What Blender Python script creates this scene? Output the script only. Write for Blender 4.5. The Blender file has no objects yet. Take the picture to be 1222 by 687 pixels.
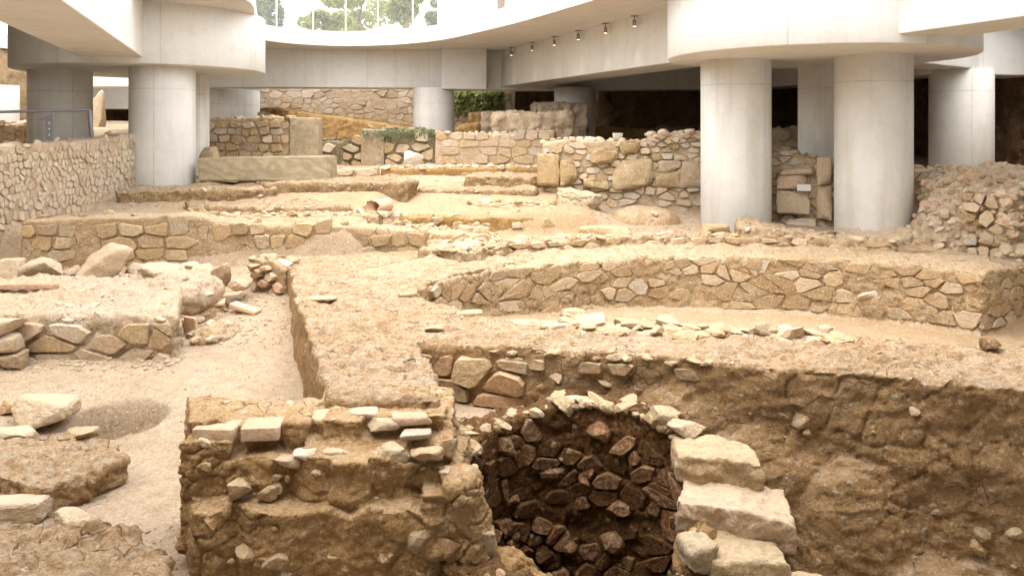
import bpy, bmesh, math, random
import numpy as np
from mathutils import Vector, Matrix
from mathutils.geometry import tessellate_polygon

random.seed(7)
C = bpy.context.scene.collection
scene = bpy.context.scene
E = 4.0                      # eye height above the lowest pit floor (world z = h + E)
F, CX, HY = 1000.0, 611.0, 155.0   # focal length in photo pixels, principal column, horizon row

# ------------------------------------------------------------------ camera
cam = bpy.data.cameras.new('camera')
cam.sensor_width = 36.0
cam.lens = 36.0 * F / 1222.0
cam.shift_y = -(343.5 - HY) / 1222.0
cam.clip_end = 2000
cam_o = bpy.data.objects.new('camera', cam)
cam_o.location = (0, 0, E)
cam_o.rotation_euler = (math.pi / 2, 0, 0)
C.objects.link(cam_o)
scene.camera = cam_o

# ------------------------------------------------------------------ world, sun, exposure
SUN_EL, SUN_AZ = math.radians(72), math.radians(215)   # azimuth clockwise from +Y (north): sun stands behind and left
w = bpy.data.worlds.new('World'); scene.world = w; w.use_nodes = True
nt = w.node_tree; bg = nt.nodes['Background']
sky = nt.nodes.new('ShaderNodeTexSky'); sky.sky_type = 'NISHITA'; sky.sun_disc = False
sky.sun_elevation = SUN_EL; sky.sun_rotation = SUN_AZ
sky.air_density = 0.9; sky.dust_density = 8.0; sky.ozone_density = 0.3
# bright even overcast veil over the clear sky
veil = nt.nodes.new('ShaderNodeMix'); veil.data_type = 'RGBA'; veil.inputs[0].default_value = .75; veil.inputs[7].default_value = (6.2, 6.15, 6.0, 1)
nt.links.new(sky.outputs[0], veil.inputs[6]); nt.links.new(veil.outputs[2], bg.inputs[0]); bg.inputs[1].default_value = 0.15
sl = bpy.data.lights.new('sun', 'SUN'); sl.energy = 0.5; sl.angle = math.radians(85); sl.color = (1, .95, .87)
so = bpy.data.objects.new('sun', sl); C.objects.link(so)
sd = Vector((math.sin(SUN_AZ) * math.cos(SUN_EL), math.cos(SUN_AZ) * math.cos(SUN_EL), math.sin(SUN_EL)))
so.rotation_euler = (-sd).to_track_quat('-Z', 'Y').to_euler(); so.location = (0, 10, 30)
vs = scene.view_settings
vs.view_transform = 'Standard'; vs.look = 'None'; vs.gamma = 1; vs.use_curve_mapping = False
vs.exposure = 2.1
cy = scene.cycles
cy.use_denoising = True; cy.use_adaptive_sampling = True; cy.adaptive_threshold = .02
cy.max_bounces = 5; cy.diffuse_bounces = 4; cy.glossy_bounces = 2; cy.transmission_bounces = 4
cy.sample_clamp_indirect = 8.0

# ------------------------------------------------------------------ helpers: photo geometry
def gp(px, py, h):
    D = -h * F / (py - HY)
    return ((px - CX) / F * D, D)
def dx(px, D): return (px - CX) / F * D
def dh(py, D): return (HY - py) / F * D
def V(x, d, h): return Vector((x, d, h + E))

# ------------------------------------------------------------------ helpers: noise in numpy
_rs = np.random.RandomState(3)
_G = _rs.normal(size=(256, 3)); _G /= np.linalg.norm(_G, axis=1)[:, None]
def _hash(ix, iy, iz, seed):
    h = (ix.astype(np.int64) * 374761393 + iy.astype(np.int64) * 668265263 + iz.astype(np.int64) * 1440662683 + seed * 974634677) & 0xFFFFFFFF
    h = ((h ^ (h >> 13)) * 1274126177) & 0xFFFFFFFF
    return h ^ (h >> 16)
def gnoise(p, seed=0):
    i = np.floor(p).astype(np.int64); f = p - i
    u = f * f * f * (f * (f * 6 - 15) + 10)
    out = np.zeros(len(p))
    for a in (0, 1):
        wa = u[:, 0] if a else 1 - u[:, 0]
        for b in (0, 1):
            wb = u[:, 1] if b else 1 - u[:, 1]
            for c in (0, 1):
                wc = u[:, 2] if c else 1 - u[:, 2]
                g = _G[_hash(i[:, 0] + a, i[:, 1] + b, i[:, 2] + c, seed) & 255]
                d = (g[:, 0] * (f[:, 0] - a) + g[:, 1] * (f[:, 1] - b) + g[:, 2] * (f[:, 2] - c))
                out += wa * wb * wc * d
    return out * 1.5
def fbm(p, freq, octv=4, seed=0, gain=.5, ridge=False):
    s = np.zeros(len(p)); a = 1.0; t = 0
    for o in range(octv):
        n = gnoise(p * freq + o * 17.3, seed + o)
        if ridge: n = 1 - 2 * np.abs(n) * 1.6
        s += a * n; t += a; a *= gain; freq *= 2.07
    return s / t
def worley(p, freq, seed=0):
    p = p * freq; i = np.floor(p).astype(np.int64); best = np.full(len(p), 9.0); sec = np.full(len(p), 9.0)
    for a in (-1, 0, 1):
        for b in (-1, 0, 1):
            for c in (-1, 0, 1):
                cc = i + np.array([a, b, c])
                h = _hash(cc[:, 0], cc[:, 1], cc[:, 2], seed)
                q = cc + np.stack([(h & 1023), ((h >> 10) & 1023), ((h >> 20) & 1023)], 1) / 1023.0
                d = np.sqrt(((q - p) ** 2).sum(1))
                sec = np.where(d < best, best, np.minimum(sec, d)); best = np.minimum(best, d)
    return best, sec
def sstep(a, b, x):
    t = np.clip((x - a) / (b - a), 0, 1); return t * t * (3 - 2 * t)

# ------------------------------------------------------------------ helpers: materials
def rgba(c): return (c[0], c[1], c[2], 1)
class NT:
    def __init__(s, name):
        s.m = bpy.data.materials.new(name); s.m.use_nodes = True
        s.t = s.m.node_tree; s.b = s.t.nodes['Principled BSDF']
        s.b.inputs['Roughness'].default_value = .95
        s.b.inputs['Specular IOR Level'].default_value = .15
    def n(s, typ, **k):
        x = s.t.nodes.new(typ)
        for a, b in k.items(): setattr(x, a, b)
        return x
    def l(s, a, b): s.t.links.new(a, b)
    def pos(s, scale=(1, 1, 1)):
        g = s.n('ShaderNodeNewGeometry'); m = s.n('ShaderNodeVectorMath', operation='MULTIPLY')
        m.inputs[1].default_value = scale; s.l(g.outputs['Position'], m.inputs[0]); return m.outputs[0]
    def noise(s, vec, scale, detail=6, rough=.6, dist=0):
        x = s.n('ShaderNodeTexNoise'); x.inputs['Scale'].default_value = scale; x.inputs['Detail'].default_value = detail
        x.inputs['Roughness'].default_value = rough; x.inputs['Distortion'].default_value = dist
        s.l(vec, x.inputs['Vector']); return x.outputs['Fac']
    def voro(s, vec, scale, feature='F1', out='Distance'):
        x = s.n('ShaderNodeTexVoronoi'); x.feature = feature; x.inputs['Scale'].default_value = scale
        s.l(vec, x.inputs['Vector']); return x.outputs[out]
    def rng(s, v, a, b, c=0, d=1):
        x = s.n('ShaderNodeMapRange'); x.clamp = True
        for i, q in enumerate((a, b, c, d)): x.inputs[i + 1].default_value = q
        s.l(v, x.inputs[0]); return x.outputs[0]
    def ramp(s, v, stops, interp='LINEAR'):
        x = s.n('ShaderNodeValToRGB'); r = x.color_ramp; r.interpolation = interp
        while len(r.elements) < len(stops): r.elements.new(.5)
        for e, (p, c) in zip(r.elements, stops): e.position = p; e.color = rgba(c)
        s.l(v, x.inputs[0]); return x.outputs[0]
    def mix(s, fac, a, b, mode='MIX'):
        x = s.n('ShaderNodeMix'); x.data_type = 'RGBA'; x.blend_type = mode
        for q, sock in ((fac, x.inputs[0]), (a, x.inputs[6]), (b, x.inputs[7])):
            if isinstance(q, (int, float)): sock.default_value = q
            elif isinstance(q, tuple): sock.default_value = rgba(q)
            else: s.l(q, sock)
        return x.outputs[2]
    def math(s, op, a, b=0.0):
        x = s.n('ShaderNodeMath', operation=op)
        for q, sock in ((a, x.inputs[0]), (b, x.inputs[1])):
            if isinstance(q, (int, float)): sock.default_value = q
            else: s.l(q, sock)
        return x.outputs[0]
    def bump(s, items):
        prev = None
        for h, st, dist in items:
            b = s.n('ShaderNodeBump'); b.inputs['Strength'].default_value = st; b.inputs['Distance'].default_value = dist
            s.l(h, b.inputs['Height'])
            if prev is not None: s.l(prev, b.inputs['Normal'])
            prev = b.outputs[0]
        s.l(prev, s.b.inputs['Normal'])
    def out(s, col): s.l(col, s.b.inputs['Base Color']); return s.m

def mat_earth(name, c_dark, c_mid, c_light, dust, dust_amt=.7, bump=1.0, strat=1.0, moss=0, streak=.4, peb=.2, crack=.7):
    t = NT(name); p = t.pos(); ps = t.pos((1, 1, strat))
    n1 = t.noise(ps, 1.1, 5, .65, .4); n2 = t.noise(p, 7, 5, .72); n0 = t.noise(p, .45, 3, .6); n3 = t.noise(p, 34, 5, .75)
    col = t.ramp(n1, [(.32, c_dark), (.5, c_mid), (.66, c_light)])
    col = t.mix(t.rng(n2, .5, .68), col, c_dark)
    g = t.n('ShaderNodeNewGeometry'); sx = t.n('ShaderNodeSeparateXYZ'); t.l(g.outputs['Normal'], sx.inputs[0])
    up = t.rng(sx.outputs[2], .45, .9)
    dn = t.rng(n2, .62, .38, .15, 1)
    col = t.mix(t.math('MULTIPLY', t.math('MULTIPLY', up, dn), dust_amt), col, dust)
    col = t.mix(t.rng(n0, .48, .66, 0, .35), col, c_dark)      # trodden and damp patches
    stv = t.noise(t.pos((1.3, 6.5, 3)), 2.2, 5, .7); n4 = t.noise(p, 90, 3, .7)
    sp = t.voro(p, 55); col = t.mix(t.rng(sp, .2, .1, 0, .6), col, tuple(min(.7, q * 1.25) for q in dust))   # small gravel grains in the soil
    col = t.mix(t.rng(stv, .51, .62, 0, .55 * streak), col, c_dark)
    col = t.mix(t.rng(n3, .53, .63, 0, .55), col, tuple(q * .65 for q in c_dark))                                # crumbs and humus specks
    col = t.mix(t.rng(n4, .54, .64, 0, .45), col, tuple(q * .7 for q in c_dark))
    col = t.mix(t.rng(n3, .47, .38, 0, .5), col, tuple(min(.7, q * 1.2) for q in dust))
    vp = t.n('ShaderNodeTexVoronoi'); vp.inputs['Scale'].default_value = 15; vp.inputs['Randomness'].default_value = 1
    wv_ = t.n('ShaderNodeVectorMath', operation='MULTIPLY_ADD'); nn_ = t.n('ShaderNodeTexNoise'); nn_.inputs['Scale'].default_value = 12; nn_.inputs['Detail'].default_value = 2; t.l(p, nn_.inputs['Vector'])
    t.l(nn_.outputs['Color'], wv_.inputs[0]); wv_.inputs[1].default_value = (.05, .05, .05); t.l(p, wv_.inputs[2]); t.l(wv_.outputs[0], vp.inputs['Vector'])
    cs_ = t.n('ShaderNodeSeparateColor'); t.l(vp.outputs['Color'], cs_.inputs[0])
    pm_ = t.math('MULTIPLY', t.math('GREATER_THAN', cs_.outputs[0], 1 - peb), t.rng(vp.outputs['Distance'], .42, .34))
    col = t.mix(t.math('MULTIPLY', pm_, .85), col, t.ramp(cs_.outputs[1], [(0, c_dark), (.3, c_light), (.55, dust), (.75, (.45, .36, .24)), (1, tuple(min(.62, q * 1.25) for q in dust))]))
    ve = t.n('ShaderNodeTexVoronoi'); ve.feature = 'DISTANCE_TO_EDGE'; ve.inputs['Scale'].default_value = 4.2; t.l(wv_.outputs[0], ve.inputs['Vector'])
    ck_ = t.math('MULTIPLY', t.rng(ve.outputs['Distance'], .022, .006), t.rng(n1, .5, .58))
    col = t.mix(t.math('MULTIPLY', ck_, crack), col, tuple(q * .4 for q in c_dark))
    hp_ = t.math('SUBTRACT', t.math('MULTIPLY', pm_, t.rng(vp.outputs['Distance'], .42, .0)), t.math('MULTIPLY', ck_, crack))
    if moss:
        mn = t.rng(t.noise(p, 2.6, 5, .7), .45, .58, 0, moss)
        col = t.mix(t.math('MULTIPLY', mn, t.rng(sx.outputs[2], -.3, .5, .5, 1)), col, (.06, .075, .02))
    t.bump([(t.noise(ps, 8, 6, .74), 1.0 * bump, .035), (n3, .9 * bump, .014), (hp_, .8, .025)])
    return t.out(col)

def mat_stone(name, pal, stain, stain_amt=.5, dust=(.55, .44, .31), dust_amt=.4, bump=1.0):
    t = NT(name); p = t.pos(); oi = t.n('ShaderNodeObjectInfo')
    k = len(pal)
    col = t.ramp(oi.outputs['Random'], [(i / k, c) for i, c in enumerate(pal)], 'CONSTANT')
    n1 = t.noise(p, 5, 4, .65, .5); n2 = t.noise(p, 26, 5, .7)
    col = t.mix(t.rng(n2, .35, .7, 0, .5), col, (.5, .5, .5), 'MULTIPLY')
    col = t.mix(t.rng(n1, .42, .66, 0, stain_amt), col, stain)
    col = t.mix(t.rng(n2, .52, .38, 0, .35), col, (.60, .50, .37))
    g = t.n('ShaderNodeNewGeometry'); sx = t.n('ShaderNodeSeparateXYZ'); t.l(g.outputs['Normal'], sx.inputs[0])
    up = t.math('MULTIPLY', t.rng(sx.outputs[2], .5, .9), t.rng(n1, .35, .55, .3, 1))
    col = t.mix(t.math('MULTIPLY', up, dust_amt), col, dust)
    t.bump([(n1, .8 * bump, .05), (n2, 1.0 * bump, .018)])
    return t.out(col)

def mat_concrete(name, base, stain=.3, seam=False):
    t = NT(name); p = t.pos(); ps = t.pos((2.6, 2.6, .3)); tc = t.n('ShaderNodeTexCoord')
    n1 = t.noise(p, .7, 5, .6); n2 = t.noise(ps, 1.0, 4, .6); n3 = t.noise(p, 35, 3, .7)
    col = t.mix(t.rng(n1, .35, .7, 0, stain), base, tuple(q * .72 for q in base))
    col = t.mix(t.rng(n2, .5, .75, 0, stain), col, (base[0] * .66, base[1] * .6, base[2] * .5))
    col = t.mix(t.rng(n3, .55, .75, 0, .25), col, tuple(q * .6 for q in base))
    pore = t.voro(p, 14); col = t.mix(t.rng(t.noise(p, 4, 6, .75), .5, .66, 0, .3), col, tuple(q * .7 for q in base)); col = t.mix(t.rng(pore, .1, .06, 0, .6), col, tuple(q * .35 for q in base))
    if not seam:
        gx = t.n('ShaderNodeSeparateXYZ'); t.l(t.pos(), gx.inputs[0])
        fr = t.math('FRACT', t.math('MULTIPLY', t.math('ADD', gx.outputs[0], t.math('MULTIPLY', gx.outputs[1], .36)), .47))
        ln_ = t.rng(t.math('ABSOLUTE', t.math('SUBTRACT', fr, .5)), .0055, .003)
        col = t.mix(t.math('MULTIPLY', ln_, .4), col, tuple(q * .45 for q in base))
    if seam:
        sx = t.n('ShaderNodeSeparateXYZ'); t.l(tc.outputs['Object'], sx.inputs[0])
        wob = t.math('MULTIPLY', t.math('SUBTRACT', n3, .5), .02)
        a = t.rng(t.math('ABSOLUTE', t.math('ADD', sx.outputs[0], wob)), .012, .004)
        b = t.rng(t.math('ABSOLUTE', t.math('ADD', sx.outputs[2], wob)), .012, .004)
        brk = t.rng(t.noise(p, 3, 4), .35, .6, .1, .45)
        col = t.mix(t.math('MULTIPLY', t.math('MAXIMUM', a, b), brk), col, (.2, .15, .09))
    t.b.inputs['Roughness'].default_value = .7; t.b.inputs['Specular IOR Level'].default_value = .3
    t.bump([(n3, .25, .004), (t.rng(pore, .02, .1), .4, .004)])
    return t.out(col)

def mat_plain(name, c, rough=.6, metal=0, noise=.3, scale=20):
    t = NT(name); p = t.pos(); n = t.noise(p, scale, 6, .65)
    t.b.inputs['Roughness'].default_value = rough; t.b.inputs['Metallic'].default_value = metal
    t.b.inputs['Specular IOR Level'].default_value = .4
    t.bump([(n, .3, .005)])
    return t.out(t.mix(t.rng(n, .35, .7, 0, noise), c, tuple(q * .55 for q in c)))

M = {}
M['alley'] = mat_earth('packed_dust', (.33, .24, .155), (.41, .315, .21), (.47, .375, .27), (.48, .395, .30), .6, .9, 1, 0, .3, .1, 0)
M['ochre'] = mat_earth('ochre_sand', (.32, .22, .12), (.39, .28, .165), (.44, .33, .21), (.43, .335, .235), .4, .8, 1, 0, .3, .1, 0)
M['plateau'] = mat_earth('lime_mortar_top', (.37, .225, .10), (.47, .305, .15), (.55, .385, .22), (.53, .435, .335), .92, 1.4, 2.0, 0, .8, .22)
M['brown'] = mat_earth('brown_earth_mortar', (.28, .165, .06), (.37, .225, .085), (.45, .295, .13), (.47, .33, .175), .7, 1.2, 2.0)
M['bankearth'] = mat_earth('bank_earth', (.24, .15, .072), (.31, .205, .105), (.38, .265, .15), (.49, .395, .28), .85, 1.2, 1.6)
M['frontearth'] = mat_earth('ochre_mortar', (.37, .22, .095), (.47, .30, .14), (.55, .38, .205), (.54, .41, .265), .8, 1.3, 1.5)
M['wellearth'] = mat_earth('shade_toned_red_earth', (.085, .04, .015), (.125, .062, .024), (.17, .088, .036), (.26, .165, .08), .4, 1.2)  # red-brown earth, darkened to put the well's shade into the colour
M['sand'] = mat_earth('sandy_mortar', (.36, .24, .125), (.45, .325, .19), (.53, .405, .26), (.53, .435, .325), .75, 1.2, 1.8)
M['pale'] = mat_earth('pale_mortar', (.44, .32, .205), (.53, .41, .285), (.60, .485, .36), (.61, .50, .38), .6, 1.2)
M['dark'] = mat_earth('dark_brown_earth', (.14, .085, .045), (.21, .13, .068), (.28, .175, .095), (.23, .15, .085), .4, 1.4)  # dark brown earth for the banks round the dig
M['pitted'] = mat_earth('pitted_poros', (.36, .27, .17), (.47, .37, .25), (.55, .45, .33), (.5, .42, .3), .5, 1.4, 1, .3)
M['moss'] = mat_earth('mossy_mortar', (.18, .14, .08), (.30, .23, .15), (.42, .35, .25), (.30, .26, .18), .5, 1.3, 1, .85)
WARM = [(.47, .34, .195), (.41, .29, .165), (.52, .41, .27), (.37, .275, .165), (.45, .33, .20), (.35, .27, .18), (.47, .29, .165), (.54, .44, .32)]
PALE = [(.57, .465, .335), (.52, .415, .285), (.60, .505, .385), (.50, .395, .27), (.56, .44, .315), (.49, .43, .35), (.58, .46, .32), (.55, .405, .28)]
GOLD = [(.51, .37, .20), (.48, .345, .185), (.55, .425, .255), (.45, .33, .195), (.53, .41, .255), (.44, .36, .245)]
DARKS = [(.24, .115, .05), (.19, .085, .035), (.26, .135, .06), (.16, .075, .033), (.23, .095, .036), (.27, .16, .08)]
M['s_warm'] = mat_stone('warm_fieldstone', WARM, (.36, .235, .11), .8)
M['s_pale'] = mat_stone('pale_limestone', PALE, (.44, .315, .19), .7, (.59, .49, .365))
M['s_cream'] = mat_stone('cream_rubble', [tuple(min(.68, q * 1.12) for q in c) for c in PALE], (.52, .40, .27), .35, (.62, .53, .41))
M['s_gold'] = mat_stone('golden_poros', GOLD, (.40, .265, .13), .7)
M['s_well'] = mat_stone('red_brown_fieldstone', DARKS, (.12, .06, .025), .6, (.3, .2, .11), .35)  # palette darkened too, carrying the shade of the well interior
M['s_white'] = mat_stone('white_marble', [(.62, .55, .45), (.58, .50, .395), (.64, .57, .48)], (.46, .34, .21), .35, (.62, .53, .42), .4, .7)
M['brick'] = mat_stone('fired_clay_brick', [(.58, .36, .22), (.62, .42, .28), (.52, .32, .2), (.64, .46, .32)], (.5, .38, .26), .6, (.47, .35, .24), .5, .9)
M['clay'] = mat_plain('terracotta', (.62, .42, .27), .8, 0, .4, 9)
M['conc'] = mat_concrete('smooth_concrete', (.70, .69, .655), .34)
M['conc_col'] = mat_concrete('column_concrete', (.76, .75, .715), .6, True)
M['conc_warm'] = mat_concrete('ceiling_concrete', (.66, .63, .59), .3)
M['metal'] = mat_plain('dark_grey_steel', (.27, .27, .28), .5, .3)
M['lamp'] = mat_plain('lamp_grey', (.30, .28, .26), .5, .4)
M['white'] = mat_plain('white_card', (.66, .65, .62), .6, 0, .05)
M['leaf'] = mat_plain('olive_leaf', (.12, .14, .07), .7, 0, .5, 3)
M['leaf2'] = mat_plain('yellow_green_leaf', (.15, .17, .06), .7, 0, .4, 3)
for k_, c_ in (('leaf', (.3, .36, .2)), ('leaf2', (.42, .46, .16))):      # light shines through the leaves
    t_ = M[k_].node_tree; tr_ = t_.nodes.new('ShaderNodeBsdfTranslucent'); tr_.inputs[0].default_value = rgba(c_)
    mx_ = t_.nodes.new('ShaderNodeMixShader'); mx_.inputs[0].default_value = .5; o_ = t_.nodes['Material Output']
    t_.links.new(t_.nodes['Principled BSDF'].outputs[0], mx_.inputs[1]); t_.links.new(tr_.outputs[0], mx_.inputs[2]); t_.links.new(mx_.outputs[0], o_.inputs[0])
M['bark'] = mat_plain('bark', (.16, .12, .08), .9)
M['paving'] = mat_plain('pale_paving', (.55, .53, .49), .8, 0, .2, 4)
M['facade'] = mat_plain('white_facade', (.78, .77, .74), .7, 0, .1, 2)
M['glasspane'] = mat_plain('window_glass', (.10, .13, .16), .1)
t = NT('lit_lens'); t.b.inputs['Emission Color'].default_value = (1, .72, .38, 1); t.b.inputs['Emission Strength'].default_value = 1.2
M['lens'] = t.m
t = NT('glare_veiled_glass'); tp_ = t.n('ShaderNodeBsdfTransparent'); df_ = t.n('ShaderNodeBsdfTranslucent'); df_.inputs[0].default_value = (.85, .87, .88, 1); mx_ = t.n('ShaderNodeMixShader'); mx_.inputs[0].default_value = .05  # white veil mixed into the panes as glare washing out the trees
t.l(tp_.outputs[0], mx_.inputs[1]); t.l(df_.outputs[0], mx_.inputs[2]); t.l(mx_.outputs[0], t.t.nodes['Material Output'].inputs[0]); M['glass'] = t.m
t = NT('veined_slab')       # grey-green veined stone of the long slab
p_ = t.pos((1, 1, 1.6)); wv = t.n('ShaderNodeTexWave'); wv.inputs['Scale'].default_value = 1.1; wv.inputs['Distortion'].default_value = 14; wv.inputs['Detail'].default_value = 4
wv.inputs['Detail Scale'].default_value = 1.6; wv.bands_direction = 'DIAGONAL'; t.l(p_, wv.inputs['Vector'])
nz = t.noise(p_, 3, 8, .7)
c_ = t.ramp(wv.outputs['Fac'], [(.1, (.35, .29, .19)), (.55, (.41, .34, .22)), (.9, (.45, .37, .245))])
c_ = t.mix(t.rng(nz, .45, .65, 0, .6), c_, (.26, .22, .15)); t.bump([(nz, .4, .02)])
M['slab'] = t.out(c_)

# ------------------------------------------------------------------ helpers: objects
def tag(o, label=None, cat=None, group=None, kind=None):
    if label: o['label'] = label
    if cat: o['category'] = cat
    if group: o['group'] = group
    if kind: o['kind'] = kind
    return o
def link(name, me, mat=None, parent=None, loc=None):
    o = bpy.data.objects.new(name, me); C.objects.link(o)
    if mat is not None and me is not None and not me.materials: me.materials.append(M[mat] if isinstance(mat, str) else mat)
    if loc is not None: o.location = loc
    if parent is not None:
        o.parent = parent
    return o
def mesh(name, verts, faces, smooth=False):
    me = bpy.data.meshes.new(name); me.from_pydata([tuple(v) for v in verts], [], faces)
    if smooth: me.polygons.foreach_set('use_smooth', [True] * len(me.polygons))
    me.update(); return me
def thing(name, label, cat, group=None):
    o = bpy.data.objects.new(name, None); C.objects.link(o); o.empty_display_size = .2
    return tag(o, label, cat, group)

# closed primitives for the voxel solids, world coordinates
def hexa(b, t):
    v = list(b) + list(t)
    return v, [(3, 2, 1, 0), (4, 5, 6, 7), (0, 1, 5, 4), (1, 2, 6, 5), (2, 3, 7, 6), (3, 0, 4, 7)]
def prism(poly, h0, h1):
    n = len(poly)
    a = [V(x, d, h0 if not hasattr(h0, '__len__') else h0[i]) for i, (x, d) in enumerate(poly)]
    b = [V(x, d, h1 if not hasattr(h1, '__len__') else h1[i]) for i, (x, d) in enumerate(poly)]
    return a + b, [tuple(range(n))[::-1], tuple(range(n, 2 * n))] + [(i, (i + 1) % n, n + (i + 1) % n, n + i) for i in range(n)]
def bx(x0, x1, d0, d1, h0, h1): return prism([(x0, d0), (x1, d0), (x1, d1), (x0, d1)], h0, h1)
def blob(x, d, h, rx, rd, rh, seg=14):
    vs_, fs = [], []
    for i in range(seg + 1):
        th = math.pi * i / seg
        for j in range(2 * seg):
            ph = math.pi * j / seg
            vs_.append(V(x + rx * math.sin(th) * math.cos(ph), d + rd * math.sin(th) * math.sin(ph), h + rh * math.cos(th)))
    m = 2 * seg
    for i in range(seg):
        for j in range(m):
            fs.append((i * m + j, i * m + (j + 1) % m, (i + 1) * m + (j + 1) % m, (i + 1) * m + j))
    return vs_, fs
def ribbon(inner, outer, hb, ht, htout=None):       # closed strip solid along two boundary polylines
    n = len(inner); vs_, fs = [], []
    for i in range(n):
        a = ht[i]; b = ht[i] if htout is None else htout[i]
        vs_ += [V(*inner[i], hb), V(*inner[i], a), V(*outer[i], b), V(*outer[i], hb)]
    for i in range(n - 1):
        for k in range(4):
            fs.append((4 * i + k, 4 * i + (k + 1) % 4, 4 * i + 4 + (k + 1) % 4, 4 * i + 4 + k))
    fs += [(3, 2, 1, 0), (4 * n - 4, 4 * n - 3, 4 * n - 2, 4 * n - 1)]
    return vs_, fs

def remesh(prims, voxel):
    vs_, fs = [], []
    bm = bmesh.new()
    for pv, pf in prims:
        b2 = bmesh.new(); bv = [b2.verts.new(p) for p in pv]
        for f in pf:
            try: b2.faces.new([bv[i] for i in f])
            except ValueError: pass
        bmesh.ops.remove_doubles(b2, verts=b2.verts, dist=1e-5)
        bmesh.ops.recalc_face_normals(b2, faces=b2.faces)
        tmp = bpy.data.meshes.new('tmp'); b2.to_mesh(tmp); b2.free(); bm.from_mesh(tmp); bpy.data.meshes.remove(tmp)
    me = bpy.data.meshes.new('tmp'); bm.to_mesh(me); bm.free()
    o = bpy.data.objects.new('tmp', me); C.objects.link(o)
    md = o.modifiers.new('r', 'REMESH'); md.mode = 'VOXEL'; md.voxel_size = voxel; md.use_smooth_shade = True
    dg = bpy.context.evaluated_depsgraph_get()
    out = bpy.data.meshes.new_from_object(o.evaluated_get(dg))
    bpy.data.objects.remove(o); bpy.data.meshes.remove(me)
    return out
def solid(name, prims, voxel, disp, mat, parent=None, origin=None):
    me = remesh(prims, voxel); me.name = name
    n = len(me.vertices); co = np.empty(n * 3); me.vertices.foreach_get('co', co); co = co.reshape(n, 3)
    no = np.empty(n * 3); me.vertex_normals.foreach_get('vector', no); no = no.reshape(n, 3)
    off = disp(co, no)
    co = co + (no * off[:, None] if off.ndim == 1 else off)
    o = Vector(origin) if origin is not None else Vector((0, 0, 0))
    co = co - np.array(o)
    me.vertices.foreach_set('co', co.ravel()); me.polygons.foreach_set('use_smooth', [True] * len(me.polygons)); me.update()
    me.materials.clear()
    return link(name, me, mat, parent, o)
def D_earth(a=.06, f=1.3, b=.025, g=6, c=.01, h=22, seed=0, strat=1.0, peb=0, pf=7):
    def fn(p, n):
        q = p * np.array([1, 1, strat])
        o = a * fbm(q, f, 3, seed) * 1.6 + b * fbm(q, g, 3, seed + 9, ridge=True) + c * fbm(p, h, 3, seed + 21)
        if peb:
            f1, f2 = worley(p + .04 * gnoise(p * 5, seed)[:, None], pf, seed)
            o = o - 1.5 * peb * np.exp(-((f2 - f1) / .09) ** 2) * sstep(-.1, .15, gnoise(p * pf * .25, seed + 4)) + .5 * peb * gnoise(p * pf * 2.5, seed + 6)
        return o
    return fn

# rock library
def rock_mesh(seed, sub=3, cuts=9, boxy=.0, rough=.05):
    bm = bmesh.new(); bmesh.ops.create_icosphere(bm, subdivisions=sub, radius=1)
    p = np.array([v.co[:] for v in bm.verts]); rs = np.random.RandomState(seed)
    if boxy:
        q = np.sign(p) * np.abs(p) ** (1 - boxy); p = q / np.maximum(np.linalg.norm(q, axis=1, ord=6)[:, None], 1e-6)
    for _ in range(cuts):
        n = rs.normal(size=3); n /= np.linalg.norm(n); d = rs.uniform(.5, .82)
        s = p @ n - d; p = p - np.where(s > 0, s, 0)[:, None] * n * .93
    if sub >= 3:
        n = p / np.linalg.norm(p, axis=1)[:, None]
        p = p + n * (rough * fbm(p, 2.2, 4, seed)[:, None] + rough * .5 * fbm(p, 6, 3, seed + 5, ridge=True)[:, None])
    else:
        p = p * (1 + .07 * rs.uniform(-1, 1, size=(len(p), 1)))
    for v, c in zip(bm.verts, p): v.co = c
    me = bpy.data.meshes.new('rock'); bm.to_mesh(me); bm.free()
    if sub >= 3: me.polygons.foreach_set('use_smooth', [True] * len(me.polygons))
    return me
_lib = {}
def lib_rock(mat):
    if mat not in _lib:
        _lib[mat] = [rock_mesh(900 + i, 2, 12, .35 if i % 2 else 0) for i in range(10)]
        for m in _lib[mat]: m.materials.append(M[mat])
    return random.choice(_lib[mat])
def small_stone(parent, x, d, h, r, mat, flat=.65, name='stone'):
    o = link(name, lib_rock(mat), None, parent, V(x, d, h))
    o.scale = (r * random.uniform(.8, 1.3), r * random.uniform(.7, 1.1), r * flat * random.uniform(.75, 1.15))
    o.rotation_euler = (random.uniform(-.25, .25), random.uniform(-.25, .25), random.uniform(0, 6.28))
    return o
_bs = [100]
def boulder(label, x, d, h, sx, sd, sh, mat='s_pale', rz=0., tilt=(0, 0), boxy=.25, sub=4, cuts=7, rough=.11, parent=None, name=None, cat='stone', group=None, seed=None):
    """x, d: centre in plan; h: height of its base; sizes are full extents"""
    _bs[0] += 1
    me = rock_mesh(seed or _bs[0], sub, cuts, boxy, rough)
    co = np.array([v.co[:] for v in me.vertices]); lo, hi = co.min(0), co.max(0)
    co = (co - (lo + hi) / 2) / (hi - lo) * np.array([sx, sd, sh]); co[:, 2] += sh / 2
    me.vertices.foreach_set('co', co.ravel()); me.update()
    o = link(name or ('stone' if parent else 'boulder'), me, mat, parent, V(x, d, h))
    o.rotation_euler = (tilt[0], tilt[1], rz)
    if parent is None: tag(o, label, cat, group)
    return o

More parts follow.
